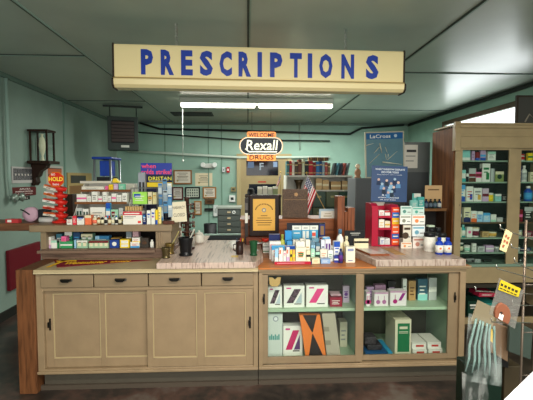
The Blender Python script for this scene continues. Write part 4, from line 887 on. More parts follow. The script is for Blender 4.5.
solo('wall_panel', mb, 'large dark red flat panel fixed low on the left wall', 'panel', bev=.004)
# lantern
lw = M('2c1a10', .45, kind='wood')
LYa, LYb = 5.12, 5.32
def zl(py): return PZ(py, 5.2, 45)
ln = thing('wall_lantern', 'dark wooden box lantern with glass sides on a carved wall bracket', 'lantern', (LX + .13, 5.22, zl(186)))
x0, x1 = LX + .015, LX + .235
zb_, ztp = zl(161), zl(132)
MB().box(LX + .001, x1 + .04, LYa - .04, LYb + .04, zl(164), zb_, lw).build('base_board', ln, bev=.006)
MB().box(LX + .001, x1 + .012, LYa - .012, LYb + .012, ztp, ztp + .025, lw).build('top_board', ln, bev=.004)
mb = MB()
for x in (x0, x1 - .02):
    for y in (LYa, LYb - .02): mb.box(x, x + .02, y, y + .02, zb_, ztp, lw)
mb.build('corner_post_frame', ln)
MB().box(x0 + .0201, x1 - .0201, LYa + .008, LYa + .011, zb_ + .001, ztp - .001, pane).box(x1 - .011, x1 - .008, LYa + .0201, LYb - .0201, zb_ + .001, ztp - .001, pane).build('glass_pane', ln)
MB().lathe([(.03, 0), (.02, .02), (.012, .06), (.03, .12), (.042, .2), (.03, .28), (.012, .31), (.02, .34)], ((x0 + x1) / 2, 5.22, zb_ + .001), M('f0e8c8', .2), 16).build('lamp_chimney', ln)
zk = zl(164) - .001
MB().prism([(LX + .001, zk), (LX + .2, zk), (LX + .19, zk - .04), (LX + .11, zk - .09), (LX + .09, zk - .15), (LX + .06, zk - .17), (LX + .07, zk - .23), (LX + .04, zk - .27), (LX + .001, zk - .27)], 5.17, 5.27, lw, 'y').build('bracket', ln, bev=.004)

# wooden wall shelf at the left with tape dispenser
solo('wall_shelf', MB().box(LX + .001, rx0 - .004, 3.5, 3.85, 1.13, 1.196, M('6a4630', .45, kind='wood', st=(.9, 9, 9))).box(LX + .001, LX + .03, 3.6, 3.7, .95, 1.13, M('6a4630', .45)), 'brown wooden shelf running from the left wall to the riser shelf', 'shelf', bev=.004)
zs = 1.1966
x = PX(30, 3.6)
d = thing('tape_dispenser', 'tape dispenser with a big pale pink roll on the brown wall shelf', 'tape dispenser', (x + .06, 3.65, zs))
MB().lathe([(.025, 0), (.064, 0), (.064, .05), (.025, .05)], (x, 3.6, zs + .066), M('c9a4b4', .45), 24, 'y').build('tape_roll', d)
MB().lathe([(.024, .001), (.024, .049)], (x, 3.6, zs + .066), M('3a3236'), 16, 'y').tube([(x, 3.595, zs + .066), (x - .05, 3.595, zs + .1), (x - .075, 3.595, zs + .11)], .006, M('1c1c1e', .4)).build('crank_arm', d)
MB().box(x + .066, x + .135, 3.6, 3.72, zs + .0006, zs + .11, M('25242a', .4)).build('housing', d, bev=.01)
solo('paper_roll', MB().lathe([(.02, 0), (.024, .002), (.024, .118), (.02, .12)], (PX(43, 3.53) - .03, 3.535, zs + .0245), M('c8c4c0', .5), 16, 'x'), 'white paper roll lying in front of the tape dispenser', 'roll')
solo('candy_packet', MB().box(PX(6, 3.52), PX(19, 3.52), 3.51, 3.56, zs + .0006, zs + .035, M('b8383a', .4)).box(PX(8, 3.52), PX(12, 3.52), 3.509, 3.51, zs + .008, zs + .028, M('white')), 'flat red and white packet at the left end of the wall shelf', 'packet', bev=.004)

# ---- candy spinner with octagonal sign
cx, cy = PX(61, 3.5), 3.5
cs_ = thing('candy_stand', 'red tiered candy stand with an octagonal NO HOLD sign on top', 'display stand', (cx, cy, RZ + .0006))
rm = M('cf2a20', .35)
MB().lathe([(.07, 0), (.07, .015), (.03, .02), (.022, .03), (.022, PZ(187, 3.5) - RZ)], (cx, cy, RZ + .001), rm, 16).build('column', cs_)
for k, py in enumerate((189, 195.5, 202, 208.5, 215)):
    z = PZ(py, 3.5); mb = MB()
    mt = Matrix.Translation((cx, cy, z)) @ Matrix.Rotation(.22, 4, 'Y') @ Matrix.Rotation(.3 * k, 4, 'Z')
    mb.lathe([(.024, -.016), (.05, -.01), (.056, .02), (.05, .022), (.046, .004), (.024, .0)], (0, 0, 0), rm, 8, mat4=mt); mb.build('tray', cs_)
    for j in range(4):
        a = math.pi * (.75 + j * .14) + .1; wl = M(['e8dccc', 'd86a30', 'f0ece4', 'c83a28'][(j + k) % 4], .35)
        m2 = Matrix.Translation((cx - .075 - .01 * (k > 1), cy - .035 + j * .02, z + .012 + (.01 if j % 2 else 0))) @ Matrix.Rotation(.25 - .04 * k, 4, 'Y') @ Matrix.Rotation(.2 * j - .25, 4, 'Z')
        MB().box(-.05, .06, -.009, .009, -.008, .008, wl, m2).box(-.02, .02, -.009, -.008, -.004, .004, M('b8402a' if j % 2 else '7a3a1c'), m2).build('candy_bar', cs_)
zc_ = PZ(179.5, 3.45); r8 = 8 * 3.45 / 400
oc = [(cx - .01 + r8 * math.cos(math.pi / 8 + k * math.pi / 4), zc_ + r8 * math.sin(math.pi / 8 + k * math.pi / 4)) for k in range(8)]
oc2 = [(cx - .01 + (p[0] - cx + .01) * .9, zc_ + (p[1] - zc_) * .9) for p in oc]
MB().prism(oc, 3.45, 3.456, M('d8701c', .4)).prism(oc2, 3.4485, 3.45, M('d42a1c', .4)).tube([(cx, 3.47, PZ(187.5, 3.5)), (cx, 3.458, zc_)], .006, rm).build('octagonal_sign', cs_)
MB().text('HOLD', cx - .01 - .058, cx - .01 + .058, zc_ - .014, zc_ + .022, 3.4485, M('ffe04a', .4), .002, .03).build('lettering', cs_)
MB().text('NO', cx - .045, cx - .015, zc_ + .032, zc_ + .052, 3.4485, M('f0e8e0', .4), .002, .01).build('lettering', cs_)
MB().text('here', cx - .035, cx + .015, zc_ - .05, zc_ - .028, 3.4485, M('f0e8e0', .4), .002, .01).build('lettering', cs_)

# ---- blue framed case behind the rack
bc = thing('glass_sided_case', 'blue topped display case with silver frame behind the white rack', 'display case', (PX(103, 3.98), 4.03, CT + .0006))
bx0, bx1 = PX(92, 3.9, 170), PX(112, 3.9, 170); zt2 = PZ(157.5, 3.9)
sil = M('9aa0a2', .3, .7)
mb = MB()
for x, in_ in ((bx0, .02), (bx1, -.02)):
    for y in (3.91, 4.18): mb.tube([(x, y, CT + .002), (x + in_, y, zt2 - .02)], .011, sil, 6)
mb.build('corner_post_frame', bc)
MB().box(bx0 + .0, bx1 - .0, 3.89, 4.2, zt2 - .02, zt2 + .004, M('1d3a8c', .35)).build('lid', bc, bev=.008)
MB().box(bx0 + .045, bx1 - .045, 3.98, 4.13, PZ(176, 3.98), zt2 - .03, M('1c3f9a', .35)).box(bx0 + .03, bx1 - .03, 3.93, 4.16, PZ(184, 3.98), PZ(177, 3.98), M('1e2022', .4)).box(bx0 + .015, bx1 - .015, 3.92, 4.17, CT + .05, PZ(186, 3.98), M('5a5e60', .4)).build('inner_box', bc)
solo('storage_box', MB().box(PX(66.5, 4.05), PX(74, 4.05), 4.03, 4.25, .0006, PZ(194, 4.05), M('3a2418', .5, kind='wood')), 'dark brown upright wooden box behind the left of the white rack', 'box', bev=.004)
solo('paper_tray', MB().box(PX(83, 3.75), PX(114, 3.75), 3.70, 3.835, 1.5335, 1.556, M('cfc8ba', .5)), 'flat off-white tray lying across the top of the white rack', 'tray', bev=.003)
solo('yellow_bag', MB().prism([(PX(115, 3.75), PZ(183.5, 3.7) + .008), (PX(122, 3.75), PZ(183.5, 3.7) + .008), (PX(121, 3.75), PZ(181, 3.75)), (PX(118, 3.75), PZ(178, 3.75)), (PX(115.5, 3.75), PZ(179, 3.75))], 3.69, 3.75, M('e8c830', .4)), 'crumpled yellow packet on the top right of the white rack', 'packet', bev=.006)

# ---- pennant on the counter
pn = thing('felt_pennant', 'maroon and gold felt pennant lying on the left countertop', 'pennant', (-1.1, 3.1, CT + .0006))
def cp(px, py): return tuple(atZ(px, py, CT)[:2])
MB().prism([cp(54, 260.4), cp(57, 267.6), cp(153, 260.2)], CT + .0012, CT + .004, M('7a1228', .7), 'z').build('felt_body', pn)
MB().prism([cp(46, 267.8), cp(49, 267.8), cp(66, 261.3), cp(62, 261.3)], CT + .0042, CT + .006, M('e8b820', .6), 'z').prism([cp(56, 261.4), cp(57, 262.3), cp(77, 261.5), cp(76, 260.9)], CT + .0042, CT + .006, M('e8b820', .6), 'z').build('gold_strip', pn)
# pennant lettering, flat on the counter, along its axis
mb = MB(); A_ = Vector((*cp(66, 263.9), 0)); B_ = Vector((*cp(131, 261.4), 0)); dv = B_ - A_; an = math.atan2(dv.y, dv.x)
mt = Matrix.Translation((A_.x, A_.y, CT + .0042)) @ Matrix.Rotation(an, 4, 'Z') @ Matrix.Rotation(-math.pi / 2, 4, 'X')
mb.text('Westminster', 0, dv.length * .62, -.04, .045, 0, M('e6b422', .6), .002, .02, .3, mat4=mt).text('alumni', dv.length * .68, dv.length, -.03, .02, 0, M('e6b422', .6), .002, .02, .3, mat4=mt); mb.build('lettering', pn)

# ================================================================ MARBLE SLAB ITEMS
def mortar(name, label, px, py0, py1, w_, y, m, z0=ZA, pest=None, handles=False):
    x = PX(px, y); r = w_ / 2 * y / FPX; H = PZ(py0, y, px) - z0
    t = thing(name, label, 'mortar', (x, y, z0 + .0006))
    MB().lathe([(r * .9, 0), (r * .9, H * .08), (r * .7, H * .14), (r * .78, H * .25), (r * .86, H * .7), (r, H * .94), (r, H), (r * .88, H), (r * .7, H * .5), (r * .3, H * .35)], (x, y, z0 + .001), m, 20).build('mortar_bowl', t)
    if pest:
        a, b, pm = pest
        p1 = Vector((x - .0, y, z0 + H * .45)); p2 = Vector((PX(a, y), y + .01, PZ(b, y)))
        MB().tube([p1, p1.lerp(p2, .5), p1.lerp(p2, .9), p2], [r * .22, r * .1, r * .1, r * .16], pm, 8).build('pestle', t)
    return t
blk = M('161618', .3); brs = M('8a7440', .35, .7)
mortar('mortar_and_pestle', 'large black mortar with pale pestle on the left of the marble slab', 185.5, 237.5, 252.5, 15, 3.2, blk, pest=(194, 229, M('b8b4a8', .4)))
mortar('mortar_and_pestle', 'brass mortar with slanting pestle beside the black mortar', 169.5, 243.5, 251, 10, 3.28, brs, pest=(178.5, 231, M('c8b878', .3, .5)))
mortar('mortar_and_pestle', 'small tarnished brass mortar in front of the brass mortar', 165.5, 247.5, 255, 9.5, 3.1, M('5e5236', .35, .7))
mortar('mortar_and_pestle', 'dark green handled mortar beside the gold certificate', 253.5, 241, 252, 8.5, 3.17, M('1e4a2c', .35))
# dark rotating rack with stamps
sr = thing('stamp_carousel', 'dark brown round carousel rack of rubber stamps on the marble slab', 'rack', (PX(187, 3.5), 3.5, ZA + .0006))
cx, cy = PX(187, 3.5), 3.5; zr = PZ(197, 3.5)
dw = M('3a2014', .45)
MB().lathe([(.065, 0), (.065, .015), (.02, .02), (.02, zr - ZA - .02), (.03, zr - ZA)], (cx, cy, ZA + .001), dw, 16).build('post', sr)
for j, py in enumerate((205, 214, 223, 232)):
    z = PZ(py, 3.5); MB().lathe([(.021, 0), (.055, 0), (.06, .006), (.055, .012), (.021, .012)], (cx, cy, z), dw, 16).build('ring_tray', sr)
    for k in range(7):
        a = k * .9 + j * .4; xx, yy = cx + .062 * math.cos(a), cy + .062 * math.sin(a)
        MB().lathe([(.009, -.035), (.009, -.022), (.005, -.018), (.004, 0), (.008, .012), (.004, .02)], (xx, yy, z), M(['4a2818', '1a1a1a', '6a4a38', 'b8b0a4'][k % 4], .4), 8).build('rubber_stamp', sr)
# paper notice leaning
YN = 3.42; a_ = .06
mt = Matrix.Translation((PX(179.5, YN), YN, RZ + .0015)) @ Matrix.Rotation(-a_, 4, 'X') @ Matrix.Rotation(-.07, 4, 'Y')
w_, h_ = 15 * YN / 400 / 2, 21 * YN / 400
mb = MB().box(-w_, w_, 0, .003, 0.008, h_, M('e2d8bc', .6), mt)
nt_ = thing('paper_notice', 'cream paper notice with hand lettering standing by the wooden tray', 'notice', (PX(179.5, YN), YN, RZ + .0006))
mb.build('card', nt_)
MB().text('PHARMACY', -w_ * .9, w_ * .85, h_ * .66, h_ * .8, 0, M('4a463c'), .001, mat4=mt).build('lettering', nt_)
MB().text('CLOSED', -w_ * .7, w_ * .8, h_ * .3, h_ * .46, 0, M('4a463c'), .001, mat4=mt).build('lettering', nt_)
# white lidded jar, mat, mugs
t = thing('ceramic_jar', 'white lidded ceramic jar behind the black mortar', 'jar', (PX(199, 3.8), 3.8, ZA + .0006))
x = PX(199, 3.8); MB().lathe([(.035, 0), (.045, .02), (.046, .07), (.035, .085)], (x, 3.8, ZA + .001), M('dcd8cc', .3), 20).build('jar_body', t); MB().lathe([(.04, .0855), (.03, .1), (.008, .105), (.01, .118), (.003, .122)], (x, 3.8, ZA + .001), M('dcd8cc', .3), 20).build('lid', t)
solo('counter_mat', MB().box(PX(207.5, 4.0, 239), PX(243.5, 4.0, 239), 3.98, 4.27, ZA + .0006, ZA + .006, M('15191b', .9, kind='matte')), 'flat black rubber mat at the back of the marble slab', 'mat', bev=.002)
solo('metal_rail', MB().box(PX(204, 4.36, 234), PX(246, 4.36, 234), 4.34, 4.38, CT + .0006, CT + .055, M('7f9a90', .35, .3)), 'greenish metal rail along the back edge behind the black mat', 'rail', bev=.003)
def mug(px, py, w_, y, z0, m, label, pens=0):
    x = PX(px, y); r = w_ / 2 * y / FPX; H = PZ(py, y, px) - z0
    t = thing('mug', label, 'mug', (x, y, z0 + .0006))
    MB().lathe([(r * .92, 0), (r, .004), (r, H), (r * .9, H), (r * .88, H * .1), (.004, H * .08)], (x, y, z0 + .001), m, 20).build('mug_body', t)
    MB().tube([(x - r * .95, y, z0 + H * .8), (x - r * 1.6, y, z0 + H * .75), (x - r * 1.65, y, z0 + H * .35), (x - r * .95, y, z0 + H * .25)], .005, m, 6).build('handle', t)
    for k in range(pens):
        a = k * 1.3; xx, yy = x + r * .5 * math.cos(a), y + r * .5 * math.sin(a)
        solo('pen', MB().tube([(xx, yy, z0 + H * .12), (xx + .012 * math.cos(a), yy + .012 * math.sin(a), z0 + H * 1.25)], .004, M(['c8a030', 'b02828', '24304a'][k % 3], .4), 6), ['yellow pen standing in the dark mug', 'red pen standing in the dark mug', 'navy pen standing in the dark mug'][k], 'pen', 'pens in the dark mug')
mug(239.5, 241.5, 7.5, 3.22, ZA, M('2c1c18', .3), 'dark brown mug with a pale handle on the marble slab', 3)
mug(233.5, 241, 6, 3.5, ZA, M('dcdcd4', .3), 'white mug behind the dark brown mug')
solo('sticky_note', MB().box(PX(231, 3.12), PX(238, 3.12), 3.1, 3.17, ZA + .0006, ZA + .0016, M('d8b860', .6)), 'yellowish paper note lying on the marble slab', 'note')
t = thing('pill_counting_dish', 'small white footed dish with brown handle by the green mortar', 'dish', (PX(256, 3.4), 3.4, ZA + .0006))
x = PX(256, 3.4); MB().lathe([(.03, 0), (.008, .006), (.008, .05), (.05, .062), (.054, .068), (.01, .064)], (x, 3.4, ZA + .001), M('c8ccc8', .3), 20).build('dish', t); MB().tube([(x + .03, 3.4, ZA + .068), (x + .045, 3.4, ZA + .085)], .006, M('8a3a20', .4)).build('handle', t)

solo('red_bowl', MB().lathe([(.02, 0), (.03, .01), (.036, .03), (.033, .03), (.01, .008)], (PX(265.5, 3.52), 3.56, CT + .091), M('b8281c', .3), 16), 'small red bowl on white boxes next to the green mortar', 'bowl')
z_ = CT
for k, (py, c_, ar, lk) in enumerate(((252, 'white', 'm:green', 'lowest white carton with green stripe'), (247.5, 'e8e8e4', 't:dgreen', 'middle white carton with dark green top'), (243.5, 'white', 'l:grey', 'topmost white carton with grey lines'))):
    o = carton(262.8, 269, py, 3.5, z_, lk, 'in the stack under the small red bowl', c_, ar, h=.0295, dep=.1); z_ += .03

# ================================================================ LEDGE ITEMS
gp = thing('framed_certificate', 'gold certificate in a wide dark wooden frame at the counter centre', 'picture frame', (PX(264, 3.7), 3.7, PZ(236.5, 3.7)))
YG = 3.70; gx = lambda p: PX(p, YG, 215); gz = lambda p: PZ(p, YG, 264)
MB().box(gx(249.5), gx(279), YG, YG + .04, gz(236.3), gz(195), M('24120c', .5, kind='wood')).build('frame', gp, bev=.006)
mb = MB().box(gx(253), gx(275), YG - .002, YG - .0001, gz(230.5), gz(199), M('e2ac4c', .4))
ink = M('5a3c1c', .5)
cxg = (gx(253) + gx(275)) / 2; zc2 = gz(211)
for k in range(15):
    a = math.pi * (.08 + .84 * k / 14); p = (cxg + .08 * math.cos(a), zc2 + .065 * math.sin(a))
    mb.box(p[0] - .004, p[0] + .004, YG - .003, YG - .002, p[1] - .006, p[1] + .006, ink)
mb.lathe([(.02, 0), (.02, -.001)], (cxg, YG - .002, zc2 + .008), M('7a8088', .3), 14, 'y').lathe([(.012, -.001), (.012, -.0015)], (cxg, YG - .002, zc2 + .008), M('e0c88a', .3), 14, 'y')
for k, wl in enumerate((.03, .062, .075, .07, .06)): mb.box(cxg - wl, cxg + wl, YG - .003, YG - .002, gz(216 + k * 2.3), gz(215.4 + k * 2.3), ink)
mb.build('certificate', gp)
solo('wooden_block', MB().box(gx(246), gx(281), YG - .04, YG + .07, CT + .0006, gz(236.6), M('6a3420', .42, kind='wood', st=(.9, 9, 9))), 'reddish wooden block under the gold framed certificate', 'block', bev=.004)
solo('card_holder', MB().box(PX(244.8, YG), PX(248, YG), YG, YG + .03, CT + .05 - .0494, gz(198), M('2c2420', .4)).box(PX(245, YG), PX(247.8, YG), YG - .002, YG, gz(223), gz(213), M('e0dcd0', .5)).box(PX(245, YG), PX(247.8, YG), YG - .002, YG, gz(210), gz(203), M('5a5450', .4)), 'narrow dark holder with white card left of the gold certificate', 'card holder')
YP = 3.87
solo('bronze_plaque', MB().box(PX(282.3, YP), PX(307.8, YP), YP, YP + .018, KZ + .0006, PZ(189, YP, 295), M('4a3422', .4, .25, kind='relief')).box(PX(284, YP), PX(306, YP), YP - .001, YP, PZ(200, YP), PZ(199.5, YP), M('8a6a48')).lathe([(.02, 0), (.02, -.002)], (PX(296, YP), YP, PZ(194.5, YP)), M('9a7448', .4, .3), 5, 'y'), 'large dark bronze plaque with dense raised writing on the ledge', 'plaque', bev=.001)
solo('framed_certificate', MB().box(PX(319.5, 3.8), PX(337, 3.8), 3.82, 3.835, KZ + .0006, PZ(209.5, 3.8), M('a8bcc8', .4)).box(PX(321.3, 3.8), PX(335.3, 3.8), 3.818, 3.82, PZ(221.5, 3.8), PZ(211.5, 3.8), M('e0dcd0', .5)).box(PX(324, 3.8), PX(332, 3.8), 3.8174, 3.818, PZ(217, 3.8), PZ(216, 3.8), M('a89878')).box(PX(325, 3.8), PX(331, 3.8), 3.8174, 3.818, PZ(214.5, 3.8), PZ(213.8, 3.8), M('a89878')), 'small certificate in a pale blue frame on the ledge', 'picture frame')
# US flag on a stick, draped cloth
def us_flag(name, label, top, bot, fw, fh, Yf, grp=None, swag=.02):
    T_ = Vector((PX(top[0], Yf, top[1]), Yf, PZ(top[1], Yf, top[0]))); B_ = Vector((PX(bot[0], Yf, bot[1]), Yf, max(PZ(bot[1], Yf, bot[0]), 0)))
    t = thing(name, label, 'flag', B_, grp)
    MB().tube([B_, T_], .004, M('b89a60', .5), 6).lathe([(.004, 0), (.009, .008), (.003, .018)], T_, M('c8a040', .3, .6), 8).build('flag_stick', t)
    bm = MB(); R_, W_, Bl = M('b0202c', .7), M('e4e0dc', .7), M('1e2a5c', .7)
    rr_, ww_, bb_ = bm.mi(R_), bm.mi(W_), bm.mi(Bl); nx, nz = 16, 26
    top2 = T_.lerp(B_, .04); d = (B_ - T_).normalized()
    V = []
    for i in range(nx + 1):
        rowv = []
        for j in range(nz + 1):
            u, v = i / nx, j / nz      # u down the stick (stripes), v hanging away from it
            p = top2 + d * (u * fw)
            hang = v * fh
            x = p.x - hang * .34 - (u - .5) * fw * .12 * v; z = p.z - hang * (1 + .0 * u)
            y = Yf - .012 + swag * math.sin(u * 9 + v * 2) * v
            rowv.append(bm.bm.verts.new((x, y, z)))
        V.append(rowv)
    for i in range(nx):
        for j in range(nz):
            f_ = bm.bm.faces.new((V[i][j], V[i + 1][j], V[i + 1][j + 1], V[i][j + 1])); f_.smooth = True
            u = (i + .5) / nx; v = (j + .5) / nz; st = int(u * 13) % 2
            f_.material_index = bb_ if (u < .54 and v < .42) else (rr_ if st == 0 else ww_)
            if u < .54 and v < .42 and (i + j) % 2 == 0 and i % 2 == 0: f_.material_index = ww_
    o = bm.build('flag_cloth', t); s = o.modifiers.new('solid', 'SOLIDIFY'); s.thickness = .0015
    return t
us_flag('small_flag', 'striped stars and stripes flag on a slanting stick above the ledge', (306.5, 173.5), (328, 215.5), .2, .215, 3.98)
# brown boards right of ledge
wr2 = thing('wooden_rack', 'brown wooden rack with tall upright boards beside the ledge', 'rack', (PX(347, 3.62), 3.66, CT + .0006))
wf = M('84492a', .42, kind='wood')
for a, b, py in ((337.5, 344.7, 196.3), (345, 347.8, 212), (348, 355, 208)):
    MB().box(PX(a, 3.6), PX(b, 3.6) - .001, 3.6, 3.74, CT + .001, PZ(py, 3.6), wf).build('upright_board', wr2, bev=.004)

# ================================================================ BACK ROOM FURNITURE
# shelf unit with books
BYs = 5.8
bxl, bxr = PX(286, BYs), PX(352, BYs)
bs = thing('storage_shelf', 'white shelf unit over dark green file drawers in the back room', 'shelf', ((bxl + bxr) / 2, BYs + .2, 0))
zS1, zS2 = PZ(175.3, BYs), PZ(190, BYs)
wm = M('c8c8be', .5)
MB().box(bxl, bxr, BYs, BYs + .4, zS1 - .025, zS1, wm).build('top_board', bs)
MB().box(bxl, bxr, BYs, BYs + .4, zS2 - .02, zS2, wm).build('shelf_board', bs)
MB().box(bxl, bxl + .02, BYs, BYs + .4, zS2, zS1 - .0255, wm).box(bxr - .02, bxr, BYs, BYs + .4, zS2, zS1 - .0255, wm).box(bxl + .02, bxr - .02, BYs + .38, BYs + .4, zS2, zS1 - .0255, wm).build('side_and_back', bs)
MB().box(bxl, bxr, BYs + .02, BYs + .4, 0, zS2 - .0205, M('1f2a24', .5)).build('drawer_carcass', bs)
nc = 5; wc = (bxr - bxl) / nc
for i in range(nc):
    for j in range(4):
        z1 = zS2 - .025 - j * .235
        dr = MB().box(bxl + i * wc + .006, bxl + (i + 1) * wc - .006, BYs, BYs + .0195, z1 - .225, z1, M('2c4a3c' if (i + j) % 3 else '4a5638', .35, kind='paint', scale=9)).build('file_drawer', bs, bev=.004)
        if j < 2: MB().box(bxl + (i + .36) * wc, bxl + (i + .64) * wc, BYs - .006, BYs - .0002, z1 - .09, z1 - .06, M('8a8458', .35, .4)).build('label_holder', dr)
bks = [(283.5, 289.2, 161, '3c6a6c', 'wide teal grey book'), (289.5, 291.8, 161, 'b0202a', 'thin red book'), (292, 294.3, 160.5, 'd8d4c8', 'off-white book'), (294.6, 297.6, 161.5, '4a3a30', 'brown book'), (297.9, 301.5, 159.5, '6a3c30', 'reddish brown book'), (301.8, 304.4, 159, 'c8d0b0', 'pale green book'), (304.7, 308.3, 161, '20252a', 'black book'),
       (308.6, 312.6, 161, 'a8202c', 'broad red book'), (312.9, 315.5, 162, '7a1c24', 'dark red book'), (315.8, 319.2, 161.5, '2f6fa8', 'bright blue book'), (319.4, 321.6, 161, '1c4a7c', 'navy blue book'), (321.9, 324.2, 161.5, '88a0b0', 'pale blue grey book'), (324.5, 327.2, 162, '9a4a4a', 'faded red book'), (327.5, 330, 163, '6a5a44', 'olive brown book')]
bks = [(a if a > 286.4 else 286.4, b, c_, d_, e_) for a, b, c_, d_, e_ in bks]
for a, b, py, c_, lk in bks:
    x0, x1 = PX(a, BYs + .03) + .001, PX(b, BYs + .03) - .001; z1 = PZ(py, BYs + .03)
    solo('book', MB().box(x0, x1, BYs + .03, BYs + .2, zS1 + .0006, z1, M(c_, .5)).box(x0, x1, BYs + .0294, BYs + .03, z1 - .06, z1 - .045, M('c8b078', .5)).box(x0, x1, BYs + .0294, BYs + .03, zS1 + .03, zS1 + .04, M('c8b078', .5)).box(x0 + .003, x1 - .003, BYs + .032, BYs + .198, z1, z1 + .0005, M('cream')), lk + ' standing upright on the white back shelf', 'book', 'books on the white back shelf')
for k, (px, c_, lk) in enumerate(((332, '2a3436', 'black leaning book'), (335.2, '3a6a78', 'slate blue leaning book'), (338.4, '24303c', 'dark navy leaning book'), (341.8, '8a4038', 'rust red leaning book'), (345.2, '5a6468', 'grey leaning book'))):
    x = PX(px, BYs + .03); sl = .035
    solo('book', MB().prism([(x, zS1 + .001), (x + .03, zS1 + .001), (x + .03 + sl, zS1 + .18), (x + sl, zS1 + .18)], BYs + .03, BYs + .18, M(c_, .5)), lk + ' at the right end of the white back shelf', 'book', 'books on the white back shelf')
for k, (a, b) in enumerate(((309.3, 315.4), (315.9, 322), (322.5, 328.6), )):
    z0 = PZ(160.6, BYs + .03); 
    solo('book', MB().box(PX(a, BYs), PX(b, BYs) , BYs + .04, BYs + .2, z0, z0 + .05, M('5a4028', .5, kind='wood')).box(PX(a, BYs) + .02, PX(a, BYs) + .03, BYs + .039, BYs + .04, z0, z0 + .05, M('c0a060')), ['left', 'middle', 'right'][k] + ' brown bound volume lying across the tops of the books', 'book', 'brown volumes lying on the books')
# contents of the white bay
t = thing('apothecary_mortar', 'black and brass mortar in the white bay under the books', 'mortar', (PX(298.5, BYs + .1), BYs + .1, zS2 + .0006))
x = PX(298.5, BYs + .1); MB().lathe([(.05, 0), (.035, .02), (.05, .1), (.075, .15), (.065, .15), (.03, .05)], (x, BYs + .1, zS2 + .001), M('4a3c28', .35, .5), 18).build('mortar_bowl', t)
for k, (a, b, py, c_) in enumerate(((316, 322, 178.5, 'c8a878'), (322.5, 329, 180, 'c0a070'), (331, 341, 181.5, 'b89868'), (342, 349, 181, 'c4a67a'))):
    carton(a, b, py, BYs + .05, zS2, ['tall tan bundle of cards', 'tan bundle of cards', 'wide tan bundle of cards', 'tan bundle of cards by the grey cabinet'][k], 'in the white bay under the books', c_, 'm:cream', dep=.12, group='tan bundles in the white bay')
# figurine
# grey cabinets
GYc = 5.0; zG = PZ(178, GYc)
gxm = M('64686a', .5, kind='paint', scale=5)
gc = thing('grey_metal_cabinet', 'grey metal cabinet standing behind the counter under the posters', 'cabinet', (PX(380, GYc), GYc + .2, 0))
MB().box(PX(355, GYc), PX(404, GYc), GYc, GYc + .4, 0, zG, gxm).build('cabinet_body', gc, bev=.004)
MB().box(PX(355, GYc) + .01, PX(404, GYc) - .01, GYc - .006, GYc - .0002, .1, zG - .015, M('585c60', .45)).build('door', gc)
fg = thing('figurine', 'small cream and brown figurine at the end of the books', 'figurine', (PX(357.5, 5.06), 5.08, zG + .0006))
x = PX(357.5, 5.06)
MB().lathe([(.045, 0), (.045, .015), (.03, .02), (.042, .06), (.035, .1), (.015, .12)], (x, 5.08, zG + .001), M('9a7458', .5), 14).build('robe', fg)
MB().lathe([(.012, .118), (.028, .13), (.032, .15), (.022, .172), (.004, .18)], (x, 5.08, zG + .001), M('d8c4a8', .5), 14).build('head', fg)
gt = thing('tall_grey_locker', 'tall grey metal locker behind the blue poster, near the tall cabinet', 'locker', (PX(418, GYc), GYc + .2, 0))
MB().box(PX(404.8, GYc), PX(430.5, GYc), GYc + .05, GYc + .42, 0, PZ(141, GYc), M('6a6e6c', .5, kind='paint', scale=5)).build('locker_body', gt, bev=.004)
MB().box(PX(406, GYc), PX(429, GYc), GYc + .044, GYc + .0498, .08, PZ(172, GYc), M('4c5052', .45)).build('locker_door', gt)
# certificate fixed to the locker front
x0, x1 = PX(405.5, 4.99, 156), PX(419, 4.99, 156)
t = thing('white_certificate', 'white certificate with black lettering fixed on the tall grey locker', 'certificate', ((x0 + x1) / 2, 5.04, PZ(168, 4.99, 410)))
MB().box(x0, x1, 5.030, 5.0495, PZ(168, 4.99, 410), PZ(144.5, 4.99, 410), M('d8d4c8', .5)).build('paper', t)
MB().box(x0 + .03, x1 - .02, 5.0285, 5.03, PZ(151.5, 4.99), PZ(149, 4.99), M('3a3a3a')).box(x0 + .02, x1 - .03, 5.0285, 5.03, PZ(156, 4.99), PZ(155, 4.99), M('8a8a84')).box(x0 + .02, x1 - .05, 5.0285, 5.03, PZ(161, 4.99), PZ(160, 4.99), M('8a8a84')).build('printed_line', t)
# LaCross advertising sign
Yl = 4.92
ls = thing('advertising_sign', 'tall framed advertising sign with blue header and manicure tools picture', 'sign', (PX(384, Yl), Yl, 0)); ls_root = ls
ls.location.z = zG + .001; SHIFT[ls.name] = Vector(ls.location); ls.location.y = GYc + .03; SHIFT[ls.name] = Vector(ls.location)
Yl = GYc + .03
lx = lambda p: PX(p, Yl, 155); lz = lambda p: PZ(p, Yl, 384)
shr = Matrix.Translation((lx(385), 0, zG)) @ Matrix.Rotation(0.035, 4, 'Y').inverted() @ Matrix.Translation((-lx(385), 0, -zG))
MB().box(lx(366), lx(405), Yl, Yl + .02, zG + .006, lz(131.5), M('b8b4a0', .4), shr).build('frame', ls)
MB().box(lx(367.2), lx(403.8), Yl - .002, Yl - .0002, zG + .02, lz(132.7), M('5a8494', .35, kind='paint', scale=4), shr).box(lx(367.2), lx(403.8), Yl - .003, Yl - .002, lz(139), lz(132.7), M('24629c', .35), shr).build('picture', ls)
def tool(p, q_, r_, mb): 
    a = shr @ Vector((lx(p[0]), Yl - .006, lz(p[1]))); b = shr @ Vector((lx(q_[0]), Yl - .006, lz(q_[1])))
    mb.tube([a, a.lerp(b, .5), b], [r_, r_ * .8, r_ * .4], M('d4d2c0', .35, .3), 6)
mb = MB()
